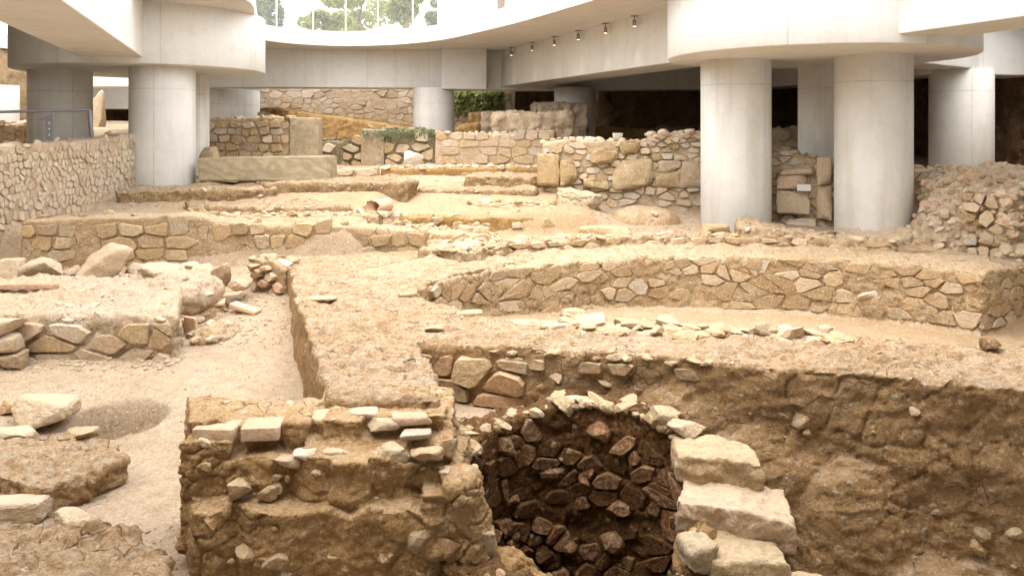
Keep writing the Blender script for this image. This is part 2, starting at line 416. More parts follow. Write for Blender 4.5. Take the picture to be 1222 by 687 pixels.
def rough_block(parent, x, d, h, sx, sd, sh, rz=0., mt='s_gold', tilt=(0, 0), chip=.035, seed=None, name='stone', power=.3):
    chip = min(chip, .12 * min(sx, sh))
    _bs[0] += 1; s = seed or _bs[0]
    me = rock_mesh(s, 5, 0, 0, 0); co = np.array([v.co[:] for v in me.vertices]); co /= np.linalg.norm(co, axis=1)[:, None]
    q = np.sign(co) * np.abs(co) ** power; q = q / np.abs(q).max(0)
    rs = np.random.RandomState(s)
    for _ in range(5):                      # knocked-off corners and edges
        n = np.sign(rs.normal(size=3)) * rs.uniform(.25, 1, size=3); n /= np.linalg.norm(n); e = q @ n - rs.uniform(.92, 1.15); q = q - np.where(e > 0, e, 0)[:, None] * n * .95
    q = q * np.array([sx / 2, sd / 2, sh / 2]); n = q / np.linalg.norm(q, axis=1)[:, None]
    q = q + n * (chip * fbm(q, 2.6 / max(sx, sh), 4, s, .6) * 1.6 + chip * .5 * fbm(q * np.array([1, 1, 2.5]), 9, 4, s + 3, .65, ridge=True))[:, None]
    q[:, 2] += sh / 2; me.vertices.foreach_set('co', q.ravel()); me.update()
    o = link(name, me, mt, parent, V(x, d, h)); o.rotation_euler = (tilt[0], tilt[1], rz); return o

# masonry: Voronoi cells laid out on a face, every stone a mesh of its own
def clip_poly(poly, nx, ny, c):
    out = []
    for i in range(len(poly)):
        a, b = poly[i], poly[(i + 1) % len(poly)]
        da = a[0] * nx + a[1] * ny - c; db = b[0] * nx + b[1] * ny - c
        if da <= 0: out.append(a)
        if (da < 0 < db) or (db < 0 < da):
            s = da / (da - db); out.append((a[0] + (b[0] - a[0]) * s, a[1] + (b[1] - a[1]) * s))
    return out
def masonry(parent, fmap, U0, U1, V0, V1, cw, ch, mats, skip=0., prot=.03, joint=.014, big=.12, inside=None, limit=300,
            jit=.3, name='stone', chaikin=1, seed=1, tilt=.5, course=0.):
    rnd = random.Random(seed)
    pts = []; v = V0; row = 0
    while v < V1:
        rh = ch * rnd.uniform(.7, 1.35); u = U0 - rnd.uniform(0, cw)
        while u < U1 + cw:
            du = cw * rnd.uniform(.55, 1.6)
            if rnd.random() > big: pts.append((u + du / 2 + rnd.uniform(-jit, jit) * cw * .5, v + rh / 2 + rnd.uniform(-jit, jit) * ch * (1 - course)))
            u += du
        v += rh; row += 1
    S = [(a / cw, b / ch) for a, b in pts]
    rest = []; made = []
    for i, (a, b) in enumerate(S):
        u, v = pts[i]
        if not (U0 <= u <= U1 and V0 <= v <= V1): continue
        if inside and not inside(u, v): continue
        if rnd.random() < skip: continue
        poly = [(U0 / cw, V0 / ch), (U1 / cw, V0 / ch), (U1 / cw, V1 / ch), (U0 / cw, V1 / ch)]
        near = sorted((((q[0] - a) ** 2 + (q[1] - b) ** 2, j) for j, q in enumerate(S) if j != i and abs(q[0] - a) < 3 and abs(q[1] - b) < 3))[:18]
        for dd, j in near:
            q = S[j]; nx, ny = q[0] - a, q[1] - b
            poly = clip_poly(poly, nx, ny, nx * (a + q[0]) / 2 + ny * (b + q[1]) / 2)
            if len(poly) < 3: break
        if len(poly) < 3: continue
        poly = [(x * cw, y * ch) for x, y in poly]
        cu = sum(x for x, _ in poly) / len(poly); cv = sum(y for _, y in poly) / len(poly)
        R = sum(math.hypot(x - cu, y - cv) for x, y in poly) / len(poly)
        if R < .25 * min(cw, ch): continue
        k = max(.55, 1 - joint / R * 1.25)
        poly = [(cu + (x - cu) * k, cv + (y - cv) * k) for x, y in poly]
        for _ in range(chaikin):
            poly = [pt for q in range(len(poly)) for A, B in [(poly[q], poly[(q + 1) % len(poly)])]
                    for pt in ((A[0] * .85 + B[0] * .15, A[1] * .85 + B[1] * .15), (A[0] * .15 + B[0] * .85, A[1] * .15 + B[1] * .85))]
        if len(poly) > 9:                       # drop the shortest edges, keep stones light
            while len(poly) > 9:
                e = min(range(len(poly)), key=lambda q: math.hypot(poly[q][0] - poly[(q + 1) % len(poly)][0], poly[q][1] - poly[(q + 1) % len(poly)][1])); poly.pop(e)
        pr = prot * rnd.uniform(.2, 2.0); tx, ty = rnd.uniform(-tilt, tilt) * pr, rnd.uniform(-tilt, tilt) * pr
        n = len(poly); vs_ = []
        jr = [rnd.uniform(-.17, .04) for _ in poly]
        for sc, dd in ((1.0, -.09), (1.0, pr * .55), (rnd.uniform(.9, .95), pr)):
            for (x, y), jq in zip(poly, jr):
                jx = jq + rnd.uniform(-.035, .035)
                x2 = cu + (x - cu) * (sc + jx); y2 = cv + (y - cv) * (sc + jx)
                d2 = dd + (tx * (x - cu) / R + ty * (y - cv) / R if dd > 0 else 0)
                vs_.append(fmap(x2, y2, d2))
        vs_.append(fmap(cu + rnd.uniform(-.2, .2) * R, cv + rnd.uniform(-.2, .2) * R, pr * rnd.uniform(.9, 1.15)))
        fs = []
        for r in (0, 1):
            for q in range(n): fs.append((r * n + q, r * n + (q + 1) % n, (r + 1) * n + (q + 1) % n, (r + 1) * n + q))
        for q in range(n): fs.append((2 * n + q, 2 * n + (q + 1) % n, 3 * n))
        made.append((R, vs_, fs, rnd.choice(mats), fmap(cu, cv, 0)))
    made.sort(key=lambda m: -m[0])
    for R, vs_, fs, mt, c0 in made[:limit]:
        me = mesh(name, [p - c0 for p in vs_], fs); link(name, me, mt, parent, c0)
    if len(made) > limit:
        av, af = [], []
        for R, vs_, fs, mt, c0 in made[limit:]:
            o0 = len(av); av += vs_; af += [tuple(i + o0 for i in f) for f in fs]
        tag(link('small_rubble', mesh('small_rubble', av, af), mats[0], parent), kind='stuff')
    return len(made)

def seg_map(A, B):
    """u along A->B in plan, v is height h, d out of the face (to the right of A->B seen from above = towards the camera for left-to-right walls)"""
    a = Vector((A[0], A[1])); b = Vector((B[0], B[1])); L = (b - a).length; t = (b - a) / L; n = Vector((t.y, -t.x))
    def f(u, v, d):
        p = a + t * u + n * d
        return V(p.x, p.y, v)
    return f, L
def wall_prims(A, B, thick, hb, tops):
    """tops: list of (fraction, height) along A->B; body lies behind the face"""
    f, L = seg_map(A, B)
    fr = [f(s * L, 0, 0) for s, _ in tops]; bk = [f(s * L, 0, -thick) for s, _ in tops]
    return ribbon([(p.x, p.y) for p in fr], [(p.x, p.y) for p in bk], hb, [h for _, h in tops])
def prof(tops):
    xs = [a for a, _ in tops]; ys = [b for _, b in tops]
    return lambda s: float(np.interp(s, xs, ys))
def rough_tops(A_h, B_h, n=14, amp=.06, seed=0, extra=None):
    r = random.Random(seed)
    return [(i / n, A_h + (B_h - A_h) * i / n + r.uniform(-amp, amp) + (extra(i / n) if extra else 0)) for i in range(n + 1)]
def rubble_wall(name, label, A, B, thick, hb, tops, mats, core='sand', cw=.28, ch=.16, voxel=.05, skip=0., prot=.035, joint=.018, cap=1.0,
                capr=.1, amp=.03, cat='wall', seed=1, big=.12, limit=300, course=0., capmat=None, hb_face=None, strat=1.0, inside=None, coredisp=None, capdepth=None, group=None, jit=.35, chaikin=1, recess=.02):
    t = thing(name, label, cat, group)
    f, L = seg_map(A, B); pf = prof(tops)
    solid('core', [wall_prims(A, B, thick, hb, tops)], voxel, coredisp or D_earth(amp, 1.5, amp * .5, 6, amp * .25, 20, seed, strat), core, t)
    lo = hb if hb_face is None else hb_face
    f0 = f
    f = lambda u, v, d: f0(u, v, d + recess)
    ins = lambda u, v: v < pf(u / L) - ch * .25 and (inside is None or inside(u, v))
    masonry(t, f, 0, L, lo, max(h for _, h in tops), cw, ch, mats, skip, prot, joint, big, ins, limit, seed=seed, course=course, jit=jit, chaikin=chaikin)
    if cap > 0:
        rnd = random.Random(seed + 50); u = 0
        while u < L:
            r = capr * rnd.uniform(.55, 1.4)
            for row in range(max(1, int(cap * (capdepth or thick) / (capr * 2.4)))):
                if rnd.random() < min(1, cap):
                    p = f(u, 0, -rnd.uniform(.02, capdepth or thick))
                    small_stone(t, p.x, p.y, pf(min(1, u / L)) + r * .12, r, capmat or rnd.choice(mats))
            u += r * 1.9
    return t

# ================================================================== THE SETTING
def resample(pts, step):
    out = [Vector(pts[0])]
    for a, b in zip(pts[:-1], pts[1:]):
        a, b = Vector(a), Vector(b); n = max(1, round((b - a).length / step))
        out += [a.lerp(b, (i + 1) / n) for i in range(n)]
    return out
def poly_normals(P):
    N = []
    for i in range(len(P)):
        t = (P[min(i + 1, len(P) - 1)] - P[max(i - 1, 0)]).normalized(); N.append(Vector((t.y, -t.x)))
    return N
def poly_map(pts, step=.12):
    P = resample(pts, step); N = poly_normals(P); S = [0.0]
    for a, b in zip(P[:-1], P[1:]): S.append(S[-1] + (b - a).length)
    def f(u, v, d):
        u = min(max(u, 0), S[-1]); i = int(np.searchsorted(S, u, 'right') - 1); i = min(max(i, 0), len(P) - 2)
        k = (u - S[i]) / (S[i + 1] - S[i]); p = P[i].lerp(P[i + 1], k) + N[i].lerp(N[i + 1], k) * d
        return V(p.x, p.y, v)
    return f, S[-1], P, N
def in_poly_sd(X, Y, poly):
    """signed distance, negative inside"""
    d = np.full(X.shape, 1e9); s = np.zeros(X.shape, bool); n = len(poly)
    for i in range(n):
        ax, ay = poly[i]; bx_, by = poly[(i + 1) % n]; ex, ey = bx_ - ax, by - ay
        t_ = np.clip(((X - ax) * ex + (Y - ay) * ey) / (ex * ex + ey * ey), 0, 1)
        d = np.minimum(d, np.hypot(X - ax - t_ * ex, Y - ay - t_ * ey))
        c = ((ay > Y) != (by > Y)) & (X < (bx_ - ax) * (Y - ay) / (by - ay + 1e-12) + ax); s ^= c
    return np.where(s, -d, d)

APSE_PX = [(500, 345), (530, 333), (560, 326), (600, 318.5), (650, 314), (700, 310.5), (760, 307), (830, 305), (890, 305.5), (950, 307), (1010, 310), (1060, 313), (1120, 318), (1172, 324)]
APSE = [gp(x, y, -2.1) for x, y in APSE_PX]
LIP = [(-1.15, 10.4), (-.75, 9.9), (-.29, 9.4), (.26, 9.1), (1.28, 8.6), (2.68, 8.4), (4.94, 8.08), (7.4, 7.6)]
PIT_EDGE = [(7.4, 5.6), (5.2, 6.36), (4.1, 6.7), (3.2, 7.08), (1.67, 7.64), (.8, 7.88), (-.09, 8.08), (-1.02, 8.4), (-.8, 7.7), (-.64, 7.0), (-.55, 6.45)]
ALLEY_EDGE = [(-1.25, 5.95), (-2.26, 9.1), (-2.89, 11.06), (-3.5, 13.0), (-3.75, 13.9)]

def terrain_h(X, Y):
    hl = np.interp(Y, [3, 8, 13.5, 14.35, 14.6, 16.8, 17.3, 20, 23, 26, 31, 40], [-3.12, -3.1, -2.42, -2.38, -1.68, -1.6, -1.32, -1.2, -1.05, -.6, -.3, -.2])
    hm = np.interp(Y, [3, 8, 13.5, 16.45, 16.6, 18, 19.5, 22, 26, 40], [-3.12, -3.1, -2.5, -2.06, -1.68, -1.5, -1.25, -1.08, -.7, -.3])
    hr = np.interp(Y, [3, 8, 13.5, 14.2, 16, 18.5, 18.9, 25, 40], [-3.12, -3.1, -2.5, -2.15, -2.03, -1.78, -1.1, -.8, -.3])
    a = sstep(-2.9, -2.3, X); b = sstep(1.2, 2.4, X)
    h = hl * (1 - a) + (hm * (1 - b) + hr * b) * a
    def level(poly, val, wd=.12):
        nonlocal h
        k = sstep(wd, -wd, in_poly_sd(X, Y, poly)); h = h * (1 - k) + val * k
    level([(-30, 12.2), (-9.25, 12.2), (-8.5, 18.6), (-9.9, 24), (-30, 24)], -.42)
    level([(-30, 23), (-10.2, 23), (-11.5, 31), (-30, 31)], -.05 + .05 * (Y - 23), .8)
    pit = [(-.45, 2.5), (-.55, 6.4), (-1.0, 8.35), (0, 8.15), (1.7, 7.75), (3.8, 7.0), (5.5, 6.4), (8, 5.4), (8, 2.5)]
    slope = -4.05 + .5 * sstep(2.4, 4.6, X) * sstep(5.0, 7.2, Y) + .25 * sstep(1.2, 2.0, -Y + 8.4 - X * .45 - .2)*0
    level(pit, slope, .08)
    level([(.56 + 1.1 * math.cos(a), 6.45 + 1.1 * math.sin(a)) for a in np.linspace(0, 6.283, 24, endpoint=False)], -5.6, .05)
    level([(-1.2, 7.2), (-1.2, 8.7), (.75, 8.2), (.45, 7.55), (-.2, 7.3), (-.5, 7.0)], -2.66, .06)
    apse = [(p[0], p[1] + .1) for p in APSE] + [(8.3, 13.3), (9.8, 14), (11, 9), (7.4, 7.9)] + [(p[0], p[1] - .3) for p in LIP[::-1][1:]]
    level(apse, -2.95 - .03 * (X - 3), .1)
    # small hollow beside the loose stones
    r = np.hypot((X + 4.12) / .46, (Y - 8.75) / .40); h = h - .5 * sstep(1.08, .82, r)
    return h
def grid_mesh(name, x0, x1, y0, y1, st, hfun, amp, mat, seed=0):
    xs = np.arange(x0, x1 + st * .5, st); ys = np.arange(y0, y1 + st * .5, st)
    X, Y = np.meshgrid(xs, ys); h = hfun(X, Y); p = np.stack([X.ravel(), Y.ravel(), h.ravel()], 1)
    q = p * np.array([1, 1, .3])
    z = p[:, 2] + amp * (fbm(q, .7, 3, seed) * 1.2 + .45 * fbm(q, 3.5, 3, seed + 3) + .3 * fbm(q, 11, 2, seed + 7))
    P = np.stack([p[:, 0], p[:, 1], z + E], 1); nx, ny = len(xs), len(ys)
    i = (np.arange(ny - 1)[:, None] * nx + np.arange(nx - 1)[None, :]).ravel()
    Fq = np.stack([i, i + 1, i + nx + 1, i + nx], 1)
    me = bpy.data.meshes.new(name); me.vertices.add(len(P)); me.vertices.foreach_set('co', P.ravel())
    me.loops.add(Fq.size); me.loops.foreach_set('vertex_index', Fq.ravel().astype(np.int32))
    me.polygons.add(len(Fq)); me.polygons.foreach_set('loop_start', np.arange(0, Fq.size, 4, dtype=np.int32))
    me.polygons.foreach_set('use_smooth', [True] * len(Fq)); me.update(calc_edges=True); me.validate()
    return link(name, me, mat)
def grid_patch(name, x0, x1, y0, y1, st, mat, lift):
    return tag(grid_mesh(name, x0, x1, y0, y1, st, lambda X, Y: terrain_h(X, Y) + lift - .3 * sstep(.0, .6, np.maximum(np.maximum(x0 + .6 - X, X - x1 + .6), np.maximum(y0 + .6 - Y, Y - y1 + .6))), .05, mat), kind='structure')
tag(grid_mesh('ground', -17.5, 15.5, 2.6, 39, .075, terrain_h, .05, 'alley'), kind='structure')
grid_patch('sunken_floor', -.9, 11.2, 7.8, 14.1, .08, 'ochre', .012)
grid_patch('sandy_terrace', -7.6, 2.2, 14.7, 20.4, .09, 'ochre', .012)
def terr(x, d): return float(terrain_h(np.array([[x]], float), np.array([[d]], float))[0, 0])

def box_mesh(name, x0, x1, d0, d1, h0, h1):
    v, f = bx(x0, x1, d0, d1, h0, h1); return mesh(name, v, f)
# near floor under and behind the viewer
tag(link('walkway_floor', box_mesh('walkway_floor', -17.5, 15.5, -8, 2.7, -4.6, -1.65), 'paving'), kind='structure')

# dark earth sides of the dig
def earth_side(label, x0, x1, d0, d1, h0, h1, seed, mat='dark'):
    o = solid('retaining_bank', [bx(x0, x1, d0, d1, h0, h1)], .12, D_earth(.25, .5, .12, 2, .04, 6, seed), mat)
    return tag(o, label, 'earth wall')
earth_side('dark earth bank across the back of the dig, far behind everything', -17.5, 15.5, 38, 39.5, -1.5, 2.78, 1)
earth_side('dark brown earth bank on the right behind the rear columns', 12.6, 15.5, 10, 38, -3, 2.78, 2)
earth_side('earth bank closing the left side of the dig', -19, -17, -8, 38, -3, 2.78, 3, 'sand')
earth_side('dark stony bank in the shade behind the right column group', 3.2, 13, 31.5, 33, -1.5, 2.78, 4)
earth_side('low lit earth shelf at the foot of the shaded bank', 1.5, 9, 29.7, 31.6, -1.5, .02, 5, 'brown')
tag(link('concrete_wall', box_mesh('concrete_wall', -17.5, 15.5, -8.3, -7.9, -4, 2.75), 'conc'), 'concrete wall closing the dig behind the walkway', 'wall')

# ------------------------------------------------------------------ concrete superstructure
SOF, CEIL, TOP = 1.40, 2.72, 3.2
def smooth_closed(pts, it=3):
    for _ in range(it):
        pts = [q for i in range(len(pts)) for a, b in [(pts[i], pts[(i + 1) % len(pts)])]
               for q in ((a[0] * .75 + b[0] * .25, a[1] * .75 + b[1] * .25), (a[0] * .25 + b[0] * .75, a[1] * .25 + b[1] * .75))]
    return pts
far_edge = [(-5.35, 17.3), (-6.4, 20.9), (-7.35, 24.3), (-7.62, 25.3), (-7.15, 26.3), (-6.3, 27.0), (-5.5, 27.25), (-4.5, 27.1), (-3.5, 26.7), (-2.06, 25.4), (-.96, 23.4), (.19, 21.2), (1.0, 19.3), (1.8, 17.4)]
near_edge = [(2.2, 16.3), (3.0, 14.9), (4.4, 13.6), (6.6, 12.9), (9.2, 11.6), (9.6, 9), (7.8, 6.4), (4.2, 5.3), (.8, 4.5), (-2, 3.0), (-6, 2.4), (-10.2, 3), (-11, 9), (-9.4, 14.4), (-6.2, 16.6)]  # near side is out of view, shaped to balance the light
hole1 = smooth_closed(far_edge + near_edge, 2)
hole2 = [(-14.2 + 2.9 * math.cos(a), 26 + 5.5 * math.sin(a)) for a in np.linspace(0, 2 * math.pi, 40, endpoint=False)]  # unseen opening added for light on the left side
hole3 = [(-4.5 + 6.0 * math.cos(a), 31.2 + 1.3 * math.sin(a)) for a in np.linspace(0, 2 * math.pi, 40, endpoint=False)]  # unseen opening added to light the far wall
hole4 = [(11.2 + 1.9 * math.cos(a), 16.4 + 2.8 * math.sin(a)) for a in np.linspace(0, 2 * math.pi, 40, endpoint=False)]  # unseen opening added to light the rear right columns
def slab_with_holes(name, outer, holes, h0, h1, mat):
    loops = [outer] + holes; flat = [p for l in loops for p in l]; n = len(flat)
    tris = tessellate_polygon([[Vector((x, d, 0)) for x, d in l] for l in loops])
    v = [V(x, d, h0) for x, d in flat] + [V(x, d, h1) for x, d in flat]
    f = [tuple(t_) for t_ in tris] + [tuple(i + n for i in t_)[::-1] for t_ in tris]
    o0 = 0
    for l in loops:
        m = len(l)
        for i in range(m): a, b = o0 + i, o0 + (i + 1) % m; f.append((a, b, b + n, a + n))
        o0 += m
    me = mesh(name, v, f)
    bm = bmesh.new(); bm.from_mesh(me); bmesh.ops.recalc_face_normals(bm, faces=bm.faces); bm.to_mesh(me); bm.free()
    return link(name, me, mat)
tag(slab_with_holes('concrete_ceiling', [(-19, -8.5), (15.6, -8.5), (15.6, 40), (-19, 40)], [hole1, hole2, hole3, hole4], CEIL, TOP, 'conc_warm'),
    'concrete ceiling slab with a big rounded opening to the sky', 'ceiling')
def ring_sheet(name, x0, x1, y0, y1, R, h, mat):
    v = [V(x0, y0, h), V(x1, y0, h), V(x1, y1, h), V(x0, y1, h), V(-R, -R, h), V(R, -R, h), V(R, R, h), V(-R, R, h)]
    return link(name, mesh(name, v, [(0, 1, 5, 4), (1, 2, 6, 5), (2, 3, 7, 6), (3, 0, 4, 7)]), mat)
tag(ring_sheet('plaza', -18.9, 15.5, -8.4, 39.9, 500, TOP - .1, 'paving'), kind='structure')

def cyl_mesh(name, r, h0, h1, seg=64, bev=.015):
    v, f = [], []
    for rr, hh in ((r - bev, h0), (r, h0 + bev), (r, h1 - bev), (r - bev, h1)):
        for i in range(seg): a = 2 * math.pi * i / seg; v.append((rr * math.cos(a), rr * math.sin(a), hh))
    for k in range(3):
        for i in range(seg): f.append((k * seg + i, k * seg + (i + 1) % seg, (k + 1) * seg + (i + 1) % seg, (k + 1) * seg + i))
    f += [tuple(range(seg))[::-1], tuple(range(3 * seg, 4 * seg))]
    me = mesh(name, v, f)
    me.polygons.foreach_set('use_smooth', [len(p.vertices) == 4 for p in me.polygons]); return me
GR = 'round concrete columns'
def column(label, px, D, h0, r=.7, seam=0, x=None, top=SOF, mat='conc_col'):
    X = dx(px, D) if x is None else x
    o = link('concrete_column', cyl_mesh('column', r, h0 - .9, top + .02 - .9), mat, None, V(X, D, .9))
    o.rotation_euler = (0, 0, math.radians(seam)); return tag(o, label, 'column', GR)
column('white round column, left of the bright pair on the right', 878, 17.1, -2.1, seam=38)
column('wide white round column, nearest and brightest of the right group', 1042, 16.0, -2.4, seam=70)
column('grey round column half hidden between the two bright right columns', 992, 18.5, -2.1, seam=10)
column('round column with a patched scar beside the end of the tall rubble wall', 194, 18.9, -1.7, seam=8)
column('shaded brown-grey round column behind the tall rubble wall at far left', 72, 20.0, -.8, seam=50)
column('slim visible strip of a round column tucked behind the scarred left column', 215.5, 21.5, -1.6, seam=60)
column('distant pale round column under the middle of the far beam', 517.5, 28.7, -1.2, seam=65)
column('dim round column in the shade behind the ruined rubble wall', 686, 28.4, -1.2, seam=80)
column('stained round column with rust drips before the dark bank at right', 1147, 20.0, -2, seam=-10)
column('small dim column at the left edge of the picture below the back beam', 0, 27, -.5, .55, seam=30)
column('squat wide concrete drum behind the left column group', 0, 30.5, -.4, 1.55, seam=40, x=dx(257, 30.5))

def cap(label, x, d, r):
    o = link('column_cap', cyl_mesh('column_cap', r, 0, CEIL + .02 - SOF, 128, .02), 'conc', None, V(x, d, SOF)); return tag(o, label, 'column cap')
cap('round concrete cap resting on the left column group', -8.9, 20.25, 2.82)
cap('big round white concrete cap on the right column group', 5.95, 16.4, 2.86)
def beam(label, A, B, wd, h0, h1=CEIL + .02, mat='conc'):
    a = Vector(A); b = Vector(B); tdir = (b - a).normalized(); n = Vector((-tdir.y, tdir.x)) * wd / 2
    v, f = prism([tuple(a + n), tuple(a - n), tuple(b - n), tuple(b + n)], h0, h1)
    me = mesh('beam', v, f); bm = bmesh.new(); bm.from_mesh(me); bmesh.ops.recalc_face_normals(bm, faces=bm.faces)
    bmesh.ops.bevel(bm, geom=list(bm.edges), offset=.018, segments=2, affect='EDGES', profile=.5)
    bm.to_mesh(me); bm.free()
    return tag(link('concrete_beam', me, mat), label, 'beam')
beam('concrete beam running from the top left corner onto the left cap', (-3.0, .5), (-8.58, 18.1), 1.25, 1.53)
beam('white concrete beam leaving the right cap towards the top right corner', (11.2, 1.5), (6.55, 14.6), 1.25, 1.55, CEIL + .024)
beam('long pale beam with spotlights running back from the right cap', (4.5, 18.0), (-.42, 31.0), 1.3, 1.5)
beam('wide concrete beam across the far end below the sky opening', (-15, 28.2), (-1.1, 29.3), 1.2, 1.43, CEIL + .016)
beam('concrete block joining the far beam to the long spotlight beam', (-2.4, 28.75), (-.9, 28.85), 1.5, 1.36, CEIL + .012)
beam('shaded far beam with light patches behind the long spotlight beam', (-1, 29.6), (8.2, 29.2), 1.1, 1.38, CEIL + .012)
beam('concrete beam running back from the stained right column', (10.7, 19.8), (7.7, 29), 1.2, 1.33, CEIL + .016)
beam('grey concrete beam above the dark bank at the right edge', (10.4, 20.1), (16, 21.4), 1.25, 1.29, CEIL + .024)
beam('short beam between the right cap and the stained right column', (7.6, 17.6), (10.8, 20.2), 1.1, 1.42, CEIL + .028)
beam('beam running back from the left cap', (-9.6, 22.3), (-11.4, 28.6), 1.2, 1.45, CEIL + .012)
beam('low concrete edge beam far back on the left', (-17.4, 33.5), (-9.5, 33.5), .8, .82, 2.74)

# spotlights under the ceiling beside the long beam
def spotlight(px, label):
    D = 10.646 / ((px - CX) / F + .379); X = 3.54 - .379 * (D - 18.75) - .16
    tN = thing('spotlight', label, 'spotlight', 'spotlights along the long beam'); tN.location = V(X, D, CEIL); tN.scale = (.8, .8, .8)
    def cyl(nm, r, h0, h1, mt):
        return link(nm, cyl_mesh(nm, r, h0, h1, 16, .004), mt, tN)
    link('mounting_plate', mesh('plate', *[(lambda v, f: ([Vector(q) for q in v], f))(*hexa([(-.11, -.05, -.03), (.11, -.05, -.03), (.11, .05, -.03), (-.11, .05, -.03)], [(-.11, -.05, .0), (.11, -.05, .0), (.11, .05, .0), (-.11, .05, .0)]))][0]), 'lamp', tN)
    cyl('stem', .018, -.15, -.02, 'lamp'); hd = cyl('lamp_head', .055, -.32, -.13, 'lamp')
    ln = cyl('lens', .045, -.326, -.316, 'lens')
    l = bpy.data.lights.new('spot_beam', 'SPOT'); l.energy = 8; l.color = (1, .74, .42); l.spot_size = math.radians(48); l.spot_blend = .7; l.shadow_soft_size = .03
    lo = bpy.data.objects.new('lamp_light', l); C.objects.link(lo); lo.parent = tN; lo.location = (0, 0, -.34); lo.rotation_euler = (0, math.radians(9), math.radians(-20))
for px, nm in zip((592, 616, 641, 668, 697, 730, 765), ('farthest', 'second farthest', 'third farthest', 'middle', 'third nearest', 'second nearest', 'nearest')):
    spotlight(px, nm + ' of the seven small ceiling spotlights along the long beam')

# ================================================================== THE RUINS
def skin(o, parent, spacing, r0, r1, mats, filt=None, limit=250, seed=1, sink=.1, flat=.65, name='stone'):
    """set stones into the surface of a solid, spaced apart"""
    me = o.data; n = len(me.vertices); co = np.empty(n * 3); me.vertices.foreach_get('co', co); co = co.reshape(n, 3) + np.array(o.location)
    no = np.empty(n * 3); me.vertex_normals.foreach_get('vector', no); no = no.reshape(n, 3)
    rs = np.random.RandomState(seed); rnd = random.Random(seed); idx = rs.permutation(n); g = {}; made = 0
    for i in idx:
        p, nn = co[i], no[i]
        if filt and not filt(p[0], p[1], p[2] - E, nn): continue
        k = tuple((p // spacing).astype(int)); ok = True
        for a in (-1, 0, 1):
            for b in (-1, 0, 1):
                for c in (-1, 0, 1):
                    q = g.get((k[0] + a, k[1] + b, k[2] + c))
                    if q is not None and ((q - p) ** 2).sum() < spacing ** 2: ok = False; break
        if not ok: continue
        g[k] = p; r = rnd.uniform(r0, r1) if rnd.random() < .8 else rnd.uniform(r1, r1 * 1.5)
        q = p - nn * r * sink
        s = small_stone(parent, q[0], q[1], q[2] - E, r, rnd.choice(mats), flat, name)
        made += 1
        if made >= limit: break

# ---- the broad wall top in the middle (plateau)
plat = thing('broad_wall', 'broad cream mortar wall top running back from the front and right above the pit', 'wall')
P_poly = [(-1.42, 6.45)] + ALLEY_EDGE[1:] + [(-1.6, 14.6), (.3, 14.9), (.35, 13.6)] + [(p[0] - .02, p[1] + .06) for p in APSE[:4]][::-1] + LIP + PIT_EDGE
def cracks(p, freq, seed, w=.08, mask=.0):
    f1, f2 = worley(p + .05 * np.stack([gnoise(p * 4, seed), gnoise(p * 4, seed + 1), gnoise(p * 4, seed + 2)], 1), freq, seed)
    return np.exp(-((f2 - f1) / w) ** 2) * sstep(mask - .12, mask + .12, gnoise(p * freq * .22, seed + 3))
def D_plat(p, n):
    up = sstep(.5, .9, n[:, 2])
    pit = sstep(-.1, .1, p[:, 0] - (-1.2 - .3 * (p[:, 1] - 6)) - .5)         # the alley side is smooth plaster
    side = .07 * fbm(p * np.array([1, 1, 1.6]), 1.3, 3, 5) * 1.4 + .03 * fbm(p * np.array([1, 1, 1.8]), 4.5, 4, 8, .6, ridge=True) + .035 * fbm(p * np.array([1, 1, 1.5]), 8, 5, 17, .68)
    side = side * .8 - .03 * cracks(p * np.array([1, 1, 1.3]), 2.2, 12, .035, .12)
    side = side * (.45 + .55 * pit)
    st = fbm(p * np.array([1.0, 4.5, 1]), 1.6, 4, 14, .6, ridge=True)
    st = np.floor(st * 5) / 5 * .6 + st * .4
    top = .055 * st + .04 * fbm(p, .6, 2, 15) + .04 * fbm(p * np.array([.7, 1.3, 1]), 9, 5, 16, .72) - .035 * cracks(p * np.array([.6, 1.3, 1]), 5, 22, .09, .1)
    return side * (1 - up) + top * up
def ragged(poly, step=.22, amp=.035, seed=3):
    rr = random.Random(seed); out = []
    for a, b in zip(poly, poly[1:] + poly[:1]):
        L_ = math.hypot(b[0] - a[0], b[1] - a[1]); n_ = max(1, round(L_ / step))
        for i_ in range(n_): out.append((a[0] + (b[0] - a[0]) * i_ / n_ + rr.uniform(-amp, amp), a[1] + (b[1] - a[1]) * i_ / n_ + rr.uniform(-amp, amp)))
    return out
pc = solid('core', [prism(ragged(P_poly), -4.3, -2.1), prism([(-1.4, 6.4), (-1.75, 7.6), (-.75, 7.6), (-.55, 6.4)], -4, -2.06),
    blob(1.66, 7.78, -2.68, .5, .24, .4), blob(2.35, 7.5, -3.25, .75, .3, .68), blob(3.0, 7.25, -3.6, .6, .36, .8), blob(3.7, 7.0, -4.0, .9, .5, .5), prism([(.3, 8.9), (1.28, 8.4), (2.68, 8.2), (3.9, 8.05), (3.9, 8.45), (2.7, 8.8), (1.4, 9.02), (.55, 9.3)], -3.2, -2.12)], .03, D_plat, 'plateau', plat)
